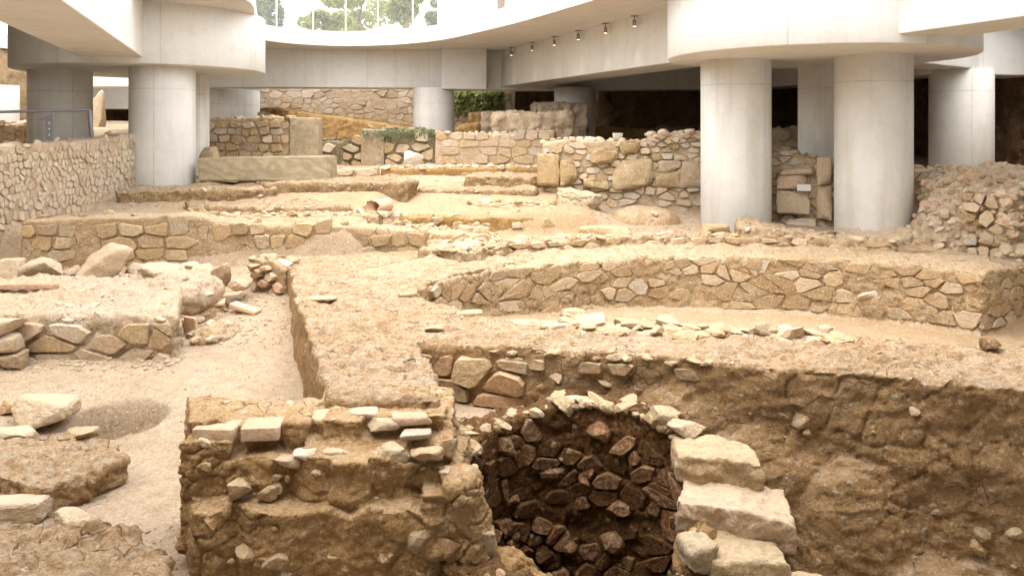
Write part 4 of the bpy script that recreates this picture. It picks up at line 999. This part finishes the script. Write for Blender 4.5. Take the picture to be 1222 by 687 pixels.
# ---- broken clay pipe
pp = thing('clay_pipe', 'broken clay pipe with a dark open mouth on the sandy terrace', 'pipe')
def tube(name, r0, r1, L, th, seg=32, a0=0., a1=2 * math.pi, jag=0):
    v, f = [], []; ns = 10
    for i in range(ns + 1):
        for rr in (0, th):
            for j in range(seg + 1):
                a = a0 + (a1 - a0) * j / seg; r = r0 + (r1 - r0) * i / ns - rr
                y = L * i / ns + (jag * (math.sin(a * 3.1) + .6 * math.sin(a * 7)) if i == 0 else 0)
                v.append((r * math.cos(a), y, r * math.sin(a)))
    m = seg + 1
    for i in range(ns):
        for j in range(seg):
            a = (2 * i) * m + j; b = (2 * i + 2) * m + j; f.append((a, a + 1, b + 1, b)); a += m; b += m; f.append((a, b, b + 1, a + 1))
    for i in (0, ns):
        for j in range(seg): a = 2 * i * m + j; f.append((a, a + m, a + m + 1, a + 1))
    return mesh(name, v, f, True)
po = link('pipe_body', tube('pipe_body', .14, .125, .38, .025, jag=.025), 'clay', pp); po.location = V(dx(447, 16.55), 16.55, -1.53); po.rotation_euler = (.1, 0, math.radians(-42))
ps_ = link('pipe_shard', tube('pipe_shard', .15, .14, .2, .03, a0=2.6, a1=5.2, jag=.05), 'clay', pp); ps_.location = V(dx(441, 16.4), 16.4, -1.53); ps_.rotation_euler = (.1, .5, math.radians(-38))

# ---- middle distance walls
rubble_wall('coursed_rubble_wall', 'coursed rubble wall behind the long slab, left of the pitted pillar', (dx(247, 22.4), 22.4), (dx(346, 22.1), 22.1), .7, -1.4, rough_tops(.28, .30, 8, .03, 10), ['s_warm', 's_gold', 's_pale'], 'sand', .3, .18, .05, .03, .035, .014, 1, .1, seed=51, course=.6)
tag(brick(None, dx(361.5, 22.0), 22.35, -1.2, .76, .6, 1.53, .02, 'pitted', 'stone_pillar'), 'pitted squared stone pillar at the end of the coursed rubble wall', 'pillar')
mw = rubble_wall('mossy_wall', 'mossy broken rubble wall between the pillar and the far column', (dx(378, 23.6), 23.6), (dx(522, 23.4), 23.4), .8, -1.4, [(0, -.35), (.1, -.3), (.3, -.38), (.38, -.02), (.55, -.02), (.7, -.05), (.85, .0), (1, -.1)], ['s_gold', 's_warm', 's_pale'], 'moss', .34, .24, .05, .2, .05, .03, 1, .13, seed=52, capmat='moss')
brick(mw, dx(443, 23.2), 23.6, -1.2, .64, .5, 1.22, .02, 'pitted', 'stone')
boulder('white stone block at the foot of the mossy wall', dx(494, 22.6), 22.6, -.98, .55, .4, .42, 's_white', .1, (0, 0), .45, 4, 6)
rubble_wall('ashlar_wall', 'pale squared stone wall right of the far column', (dx(519, 23.2), 23.2), (dx(662, 22.9), 22.9), .7, -1.4, [(0, -.1), (.15, -.09), (.5, -.12), (.75, -.1), (.85, -.02), (1, 0)], ['s_pale', 's_pale', 's_gold'], 'pale', .4, .2, .05, .08, .02, .012, .7, .1, .02, seed=53, course=.9, capmat='s_pale', jit=.12, chaikin=0, big=.05)
rn = solid('ruined_block', [bx(dx(608, 24.2), dx(681, 24.2), 23.9, 25.2, -.8, .46), bx(dx(590, 24.6), dx(640, 24.6), 24.4, 25.6, -.8, .4), bx(dx(575, 27), dx(650, 27), 26.5, 28, -.8, .55), bx(dx(636, 27.2), dx(700, 27.2), 26.8, 28.2, -.8, .85)], .06, D_earth(.12, .9, .08, 3, .03, 10, 121, 1, .03, 4), 'pale')
tag(rn, 'ruined pale masonry block standing right of the far column', 'ruin')
rn2 = solid('ruined_pier', [bx(dx(545, 26.3), dx(572, 26.3), 26, 27, -.8, .15), bx(dx(560, 27), dx(592, 27), 27, 27.6, -.8, .5)], .06, D_earth(.1, .9, .08, 3, .03, 10, 123), 'brown')
tag(rn2, 'low brown ruined pier just right of the far column', 'ruin')
rubble_wall('far_rubble_wall', 'bright far rubble wall seen under the far beam', (dx(306, 32.3), 32.3), (dx(612, 31.3), 31.3), .8, -.8, rough_tops(1.9, 1.9, 8, .02, 11), ['s_pale', 's_white', 's_pale'], 'pale', .36, .2, .07, .06, .02, .01, 0, seed=54, recess=.005, limit=300, hb_face=-.1)
bank('dark brown broken earth bank below the bright far wall', [(dx(345, 26.6), 26.6), (dx(492, 27.2), 27.2), (dx(500, 29.5), 29.5), (dx(310, 29.5), 29.5)], -.9, [.62, .02, .1, .8], 115, 'brown', .06, 60)
bank('small earth mound with a hollow left of the brown bank', [(dx(308, 27.5), 27.5), (dx(352, 27.5), 27.5), (dx(352, 28.6), 28.6), (dx(308, 28.6), 28.6)], -.9, [.35, .5, .75, .6], 116, 'sand', .06, 20)

# ---- wall with big blocks right of centre
W4A, W4B = (dx(648, 18.7), 18.7), (dx(850, 18.5), 18.5)
w4 = rubble_wall('block_and_rubble_wall', 'pale wall of big blocks and small rubble left of the bright column pair', W4A, W4B, .8, -2.0, [(0, -.3), (.1, -.22), (.25, -.24), (.45, -.27), (.62, -.25), (.66, -.1), (1, -.06)], ['s_cream', 's_gold', 's_cream'], 'pale', .24, .13, .045, .12, .045, .014, 1.1, .1, .03, seed=61, capmat='s_cream',
                 inside=lambda u, v: True)
for px, py, wd, hh, mt in ((655, 222, 26, 38, 's_gold'), (678, 222, 20, 30, 's_gold'), (755, 226, 48, 36, 's_gold'), (722, 195, 32, 15, 's_gold'), (797, 224, 30, 20, 's_gold'), (825, 224, 32, 36, 's_pale'), (800, 206, 26, 14, 's_pale'), (712, 226, 30, 12, 's_gold'), (752, 184, 22, 16, 's_gold')):
    rough_block(w4, dx(px, 18.45), 18.62, dh(py, 18.45), wd * .01845, .42, hh * .01845, random.uniform(-.06, .06), mt, power=.2)
boulder('rounded white stone sitting on top of the block and rubble wall', dx(737, 18.9), 18.95, -.27, .24, .2, .2, 's_white', .2)
boulder('large rough pale boulder at the foot of the block and rubble wall', dx(692, 17.6), 17.8, dh(259, 17.6), 1.0, .9, .62, 's_gold', .2, (0, 0), .35, 5, 10, .16)
tag(rough_block(None, dx(722, 16.0), 16.0, -2.1, 1.0, .45, .26, -.06, 's_gold', name='boulder'), 'long pale squared stone lying before the sand heap', 'stone')
boulder('grey squared stone beside the left bright column', dx(852, 15.7), 15.7, -2.02, .55, .4, .26, 's_warm', .1, (0, 0), .55, 4, 4)
boulder('small stone on the sand heap', dx(781, 17), 17, dh(258, 17), .14, .12, .1, 's_pale')
sm = solid('sand_heap', [blob(dx(772, 17.3), 17.5, -2.0, .75, .7, .42)], .05, D_earth(.06, 1.3, .02, 5, .012, 20, 131), M['sand'])
tag(sm, 'smooth heap of ochre sand left of the bright columns', 'sand heap')
rw_ = bank('rubble mound at the foot of the left bright column', [(dx(880, 15.2), 15.2), (dx(965, 15.0), 15.0), (dx(1000, 15.6), 15.6), (dx(880, 16.2), 16.2)], -2.5, [-1.78, -1.85, -1.9, -1.7], 132, 'sand', .05, 60)
cw_ = rubble_wall('carved_wall', 'wall with carved cream blocks and a small white plaque between the right columns', (dx(917, 17.5), 17.5), (dx(1003, 16.9), 16.9), .7, -2.2, [(0, -.5), (.2, -.42), (.5, -.55), (.8, -.66), (1, -.8)], ['s_cream', 's_cream', 's_gold'], 'pale', .26, .16, .045, .1, .04, .014, .8, .1, seed=62)
for px, py, wd, hh in ((948, 255, 38, 28), (946, 226, 34, 20), (952, 209, 36, 8), (985, 262, 18, 40), (985, 222, 16, 34), (930, 282, 26, 16), (958, 283, 34, 22)):
    D_ = 17.3 - (px - 917) * .0065
    rough_block(cw_, dx(px, D_), D_ + .06, dh(py, D_), wd * D_ / F, .3, hh * D_ / F, -.39, 's_cream', power=.14, chip=.02)
pl = link('plaque', box_mesh('plaque', -.13, .13, -.01, .01, 0, .13), 'white', cw_); pl.location = V(dx(956, 17.0), 16.84, dh(227, 17.0) - E * 1.0); pl.rotation_euler = (0, 0, -.39)
boulder('angular stone resting below the carved wall', dx(955, 15.5), 15.6, dh(291, 15.5), .44, .4, .28, 's_pale', .3)
rubble_wall('back_masonry_wall', 'pale far masonry seen between the right columns', (dx(868, 24.2), 24.2), (dx(1010, 23.4), 23.4), .7, -1.4, rough_tops(.08, .02, 8, .03, 12), ['s_pale', 's_gold'], 'pale', .4, .2, .06, .08, .04, .02, .8, .13, seed=63)
rubble_wall('low_back_wall', 'low stone wall in front of the stained column', (dx(1080, 18), 18), (dx(1240, 17.6), 17.6), .6, -2.2, rough_tops(-.88, -.82, 8, .04, 13), ['s_pale', 's_warm'], 'sand', .4, .2, .06, .2, .04, .02, .6, .12, seed=64)

# ---- rubble heap at the right
hp = thing('rubble_mass', 'big broken rubble masonry mass at the right edge', 'masonry')
hpoly = [(dx(1148, 14.2), 14.2), (dx(1208, 13.7), 13.7), (10.2, 14.6), (10.2, 16.3), (8.3, 16.4), (7.6, 15.6), (7.7, 14.9)]
hc = solid('core', [prism(hpoly, -2.7, [-1.25, -1.0, -.95, -.75, -.72, -1.0, -1.25]), blob(8.75, 15.1, -1.35, 1.0, .9, .72), blob(7.9, 15.0, -2.0, .75, .7, .75), blob(7.35, 15.2, -2.3, .7, .6, .5)], .045, D_earth(.1, 1.0, .06, 3.5, .02, 12, 141, 1, .04, 4.5), 'pale', hp)
fh, Lh = seg_map((dx(1146, 14.15), 14.15), (dx(1212, 13.66), 13.66))
masonry(hp, fh, .02, Lh, -2.6, -1.05, .2, .17, ['s_warm', 's_cream', 's_pale'], .08, .05, .015, .12, None, 80, seed=65)
skin(hc, hp, .13, .05, .11, ['s_cream', 's_pale', 's_cream', 's_warm', 'brick'], lambda x, d, h, n: h > -2.4 and (n[2] > .1 or n[1] < .2) and x < 9.6 and d < 16, 420, 11, .15, .75)
# ---- brick ledge before the nearest column
bl = thing('brick_ledge', 'low ledge edged with thin red bricks before the nearest column', 'ledge')
solid('core', [prism([(dx(980, 14.75), 14.75), (dx(1150, 14.35), 14.35), (dx(1150, 14.9), 14.95), (dx(1000, 15.5), 15.5)], -2.6, [-2.05, -2.05, -2.02, -2.02])], .04, D_earth(.04, 1.5, .02, 5, .01, 18, 151), 'sand', bl)
fbk, Lbk = seg_map((dx(985, 14.72), 14.72), (dx(1145, 14.34), 14.34))
u = .25
while u < Lbk - .3:
    p = fbk(u, 0, -.05)
    if random.random() < .8: brick(bl, p.x, p.y, -2.1, .26, .2, .06, -.16)
    u += .29
bank('stony mound against the foot of the nearest column', [(dx(1000, 14.9), 14.95), (dx(1085, 14.8), 14.8), (dx(1110, 15.4), 15.4), (dx(1000, 16), 16)], -2.5, [-1.98, -1.9, -1.75, -1.8], 152, 'pale', .05, 70)

# ---- railing at the far left
rl = thing('metal_railing', 'grey metal handrail with post above the tall rubble wall', 'railing')
def bar(name, p, q, r, parent, mt, seg=12):
    d = (q - p); L = d.length; o = link(name, cyl_mesh(name, r, 0, L, seg, r * .2), mt, parent, p); o.rotation_euler = d.to_track_quat('Z', 'Y').to_euler(); return o
pt = V(dx(107, 17.6), 17.6, dh(131, 17.6)); bar('post', V(dx(110, 17.6), 17.6, -.3), pt, .045, rl, 'metal'); bar('handrail', V(dx(-10, 16.5), 16.5, dh(134, 16.5)), pt, .028, rl, 'metal')
pn = thing('bracket_sign', 'tapered grey metal bracket with bolts before the far left column', 'bracket')
D_ = 16.4
v = [V(dx(a, D_), D_ + k, dh(b, D_)) for k in (0, .04) for a, b in ((55, 172), (63, 172), (63, 136), (44, 144), (54, 143))]
link('plate', mesh('plate', v, [(0, 1, 2, 3, 4), (9, 8, 7, 6, 5)] + [(i, (i + 1) % 5, 5 + (i + 1) % 5, 5 + i) for i in range(5)]), 'metal', pn)
for b in (147, 154, 161):
    p = V(dx(58.5, D_), D_ - .012, dh(b, D_)); bar('bolt', p, p + Vector((0, .02, 0)), .018, pn, 'white', 10)
rubble_wall('back_left_wall', 'low rubble wall behind the handrail at the left edge', (dx(-40, 21), 21), (dx(60, 23.5), 23.5), .5, -.6, rough_tops(.0, .3, 8, .02, 14), ['s_pale', 's_warm'], 'pale', .3, .2, .06, .05, .04, .02, .8, .12, seed=71)
boulder('pale rubble pier seen between the two left columns', dx(116, 26), 26, -.3, .55, .5, 1.55, 's_pale', .1, (0, 0), .5, 5, 8, .12, name='rubble_pier', cat='pier')

# ---- green growth
def leaves(name, n, fn, size, mat, parent=None, seed=0):
    rs = np.random.RandomState(seed); v, f = [], []
    for i in range(n):
        c = np.array(fn(rs)); a = rs.normal(size=3); a /= np.linalg.norm(a); b = np.cross(a, rs.normal(size=3)); b /= np.linalg.norm(b); s = size * rs.uniform(.6, 1.4)
        k = len(v); v += [c - a * s, c + b * s * .4, c + a * s, c - b * s * .4]; f.append((k, k + 1, k + 2, k + 3))
    return link(name, mesh(name, v, f), mat, parent)
def ball(x, d, h, rx, rd, rh, lumps, seed):
    rs0 = np.random.RandomState(seed); cs = [(rs0.normal(size=3) * .45, rs0.uniform(.3, .55)) for _ in range(lumps)]
    def fn(rs):
        c, r = cs[rs.randint(len(cs))]; q = rs.normal(size=3); q /= np.linalg.norm(q); q = c + q * r * rs.uniform(.5, 1) ** .5
        return (x + q[0] * rx, d + q[1] * rd, h + q[2] * rh + E)
    return fn
tag(leaves('creeper', 1300, lambda rs: (rs.uniform(dx(541, 31), dx(602, 31)), 31.2 - abs(rs.normal()) * .12, E + .45 + 1.0 * rs.random() ** .8), .1, 'leaf2', seed=1), 'bright green creeper on the far wall right of the far column', 'creeper', kind='stuff')
tag(leaves('moss_growth', 2600, lambda rs: (rs.uniform(dx(432, 23.4), dx(518, 23.4)), 23.35 + rs.uniform(-.12, .5), E - .08 + rs.uniform(-.45, .12) * rs.random() ** 2 + .06 * math.sin(rs.uniform(0, 40))), .035, 'leaf', seed=2), 'dark green moss on top of the mossy wall', 'moss', kind='stuff')

# ---- outside, seen through the opening
def tree(label, x, d, hc, rx, rh, mat, seed, n=2600, size=.16):
    tN = thing('park_tree', label, 'tree', 'trees beyond the opening'); b0 = TOP - .1
    tr = bar('trunk', V(x, d, b0), V(x + .2, d, hc), .16, tN, 'bark')
    for k in range(4): a = k * 1.6 + seed; bar('limb', V(x + .15, d, hc - .8), V(x + math.cos(a) * rx * .6, d + math.sin(a) * rx * .6, hc + rh * .3), .05, tN, 'bark')
    leaves('crown', n, ball(x, d, hc, rx, rx, rh, 9, seed), size, mat, tN, seed); return tN
tree('blue-green tree beyond the left end of the opening', dx(316, 48), 48, 6.9, 1.1, 2.0, 'leaf', 1)
tree('wide yellow-green tree beyond the middle of the opening', dx(425, 50), 50, 7.2, 2.4, 1.7, 'leaf2', 2, 3600)
tree('low shrubby tree left of the wide yellow-green one', dx(388, 46), 46, 5.9, 1.2, .7, 'leaf2', 3)
tree('round clipped yellow-green tree hanging into the opening', dx(482, 44), 44, 6.6, 1.1, 1.2, 'leaf2', 4)
tree('dark tree beside the palm beyond the opening', dx(520, 55), 55, 7.2, 1.3, 1.1, 'leaf', 5)
pm = thing('palm_tree', 'palm tree with drooping fronds beyond the right of the opening', 'palm tree')
bx0, bd0 = dx(598, 42), 42
bar('trunk', V(bx0, bd0, 3.1), V(bx0, bd0, 6.6), .2, pm, 'bark')
rp = random.Random(5)
for k in range(22):
    a = k * 2.4; el = rp.uniform(.05, 1.1); L_ = rp.uniform(2.0, 2.8); v, f = [], []
    base = V(bx0, bd0, 6.6); pos = base.copy()
    for s_ in range(16):
        e2 = el - s_ * .11; dr = Vector((math.cos(a) * math.cos(e2), math.sin(a) * math.cos(e2), math.sin(e2))); pos = pos + dr * L_ / 16
        sd_ = Vector((-math.sin(a), math.cos(a), 0))
        for sg in (-1, 1):
            tip = pos + (sd_ * sg * .8 + dr * .6 - Vector((0, 0, .35))) * .55 * math.sin(math.pi * (s_ + 2) / 19); k0 = len(v)
            v += [pos - dr * .03, pos + dr * .03, tip]; f.append((k0, k0 + 1, k0 + 2))
    link('frond', mesh('frond', v, f), 'leaf2', pm)
pb = thing('planter_post', 'white square post standing behind the opening', 'post'); link('shaft', box_mesh('shaft', dx(521, 40), dx(537, 40), 40.5, 41.1, 3.1, 7.5), 'facade', pb)
link('base', box_mesh('base', dx(517, 40), dx(541, 40), 40.4, 41.2, 3.1, 4.6), 'facade', pb)

# glass balustrade round the far edge of the opening
gb = thing('glass_balustrade', 'glass balustrade with an added glare veil along the far edge of the sky opening', 'balustrade')
GE = [Vector(q) for q in [(-7.75, 24.6), (-8.0, 25.6), (-7.5, 26.7), (-6.5, 27.4), (-5.5, 27.7), (-4.4, 27.5), (-3.2, 27.0), (-1.8, 25.8), (-.6, 23.8), (.55, 21.6), (1.4, 19.6), (2.2, 17.6)]]
for a, b in zip(GE[:-1], GE[1:]):
    tt = (b - a).normalized(); n_ = Vector((-tt.y, tt.x)) * .008; a2, b2 = a + tt * .03, b - tt * .03
    v, f = prism([tuple(a2 + n_), tuple(a2 - n_), tuple(b2 - n_), tuple(b2 + n_)], TOP + .06, TOP + 1.1); link('pane', mesh('pane', v, f), 'glass', gb)
    bar('post', V(a.x, a.y, TOP - .02), V(a.x, a.y, TOP + 1.12), .02, gb, 'facade')
# ---- grit strewn over the floors
def grit(name, regions, seed, mat, label):
    rs = np.random.RandomState(seed); ico = [(0, 0, 1), (.9, 0, .1), (-.3, .85, 0), (-.4, -.8, .05), (.1, .1, -.8)]; fc_ = [(0, 1, 2), (0, 2, 3), (0, 3, 1), (4, 2, 1), (4, 3, 2), (4, 1, 3)]
    v, f = [], []
    for x0_, x1_, d0_, d1_, n, r0, r1 in regions:
        X = rs.uniform(x0_, x1_, n); Y = rs.uniform(d0_, d1_, n); H = terrain_h(X[None], Y[None])[0]
        q = np.stack([X, Y, H], 1) * np.array([1, 1, .3]); H = H + .05 * (fbm(q, .7, 3, 0) * 1.2 + .45 * fbm(q, 3.5, 3, 3) + .3 * fbm(q, 11, 2, 7))
        for x_, y_, h_ in zip(X, Y, H):
            r = r0 + (r1 - r0) * rs.random() ** 4; a = rs.uniform(0, 6.28); ca, sa = math.cos(a), math.sin(a); k = len(v); s2 = rs.uniform(.6, 1.3)
            v += [(x_ + r * (px_ * ca - py_ * sa * s2), y_ + r * (px_ * sa + py_ * ca * s2), h_ + E + r * .55 * pz_ + r * .15) for px_, py_, pz_ in ico]; f += [tuple(i + k for i in t_) for t_ in fc_]
    return tag(link(name, mesh(name, v, f), mat), label, 'grit', kind='stuff')
grit('floor_grit', [(-9, -4, 9.95, 10.3, 700, .012, .06), (-3.3, -2.2, 5.7, 6.6, 300, .008, .03), (-8, -.5, 13.8, 14.3, 900, .015, .07), (.3, 7.4, 12.4, 13.6, 1000, .012, .05), (-5.2, -3.6, 6.6, 8.2, 700, .006, .04), (-4.6, -2.8, 5.4, 6.6, 500, .006, .04), (-4.2, -3.0, 10.6, 12.8, 700, .01, .05), (-6, -1.3, 5.6, 13, 2600, .005, .026), (0, 8, 9.5, 14, 1800, .008, .035), (-8, 7, 14.5, 19, 3500, .012, .06), (-.8, 5, 5, 8, 2500, .01, .05), (-9, 6, 19, 25, 2500, .02, .07)], 5, 's_pale', 'small stones strewn over the earth floors')
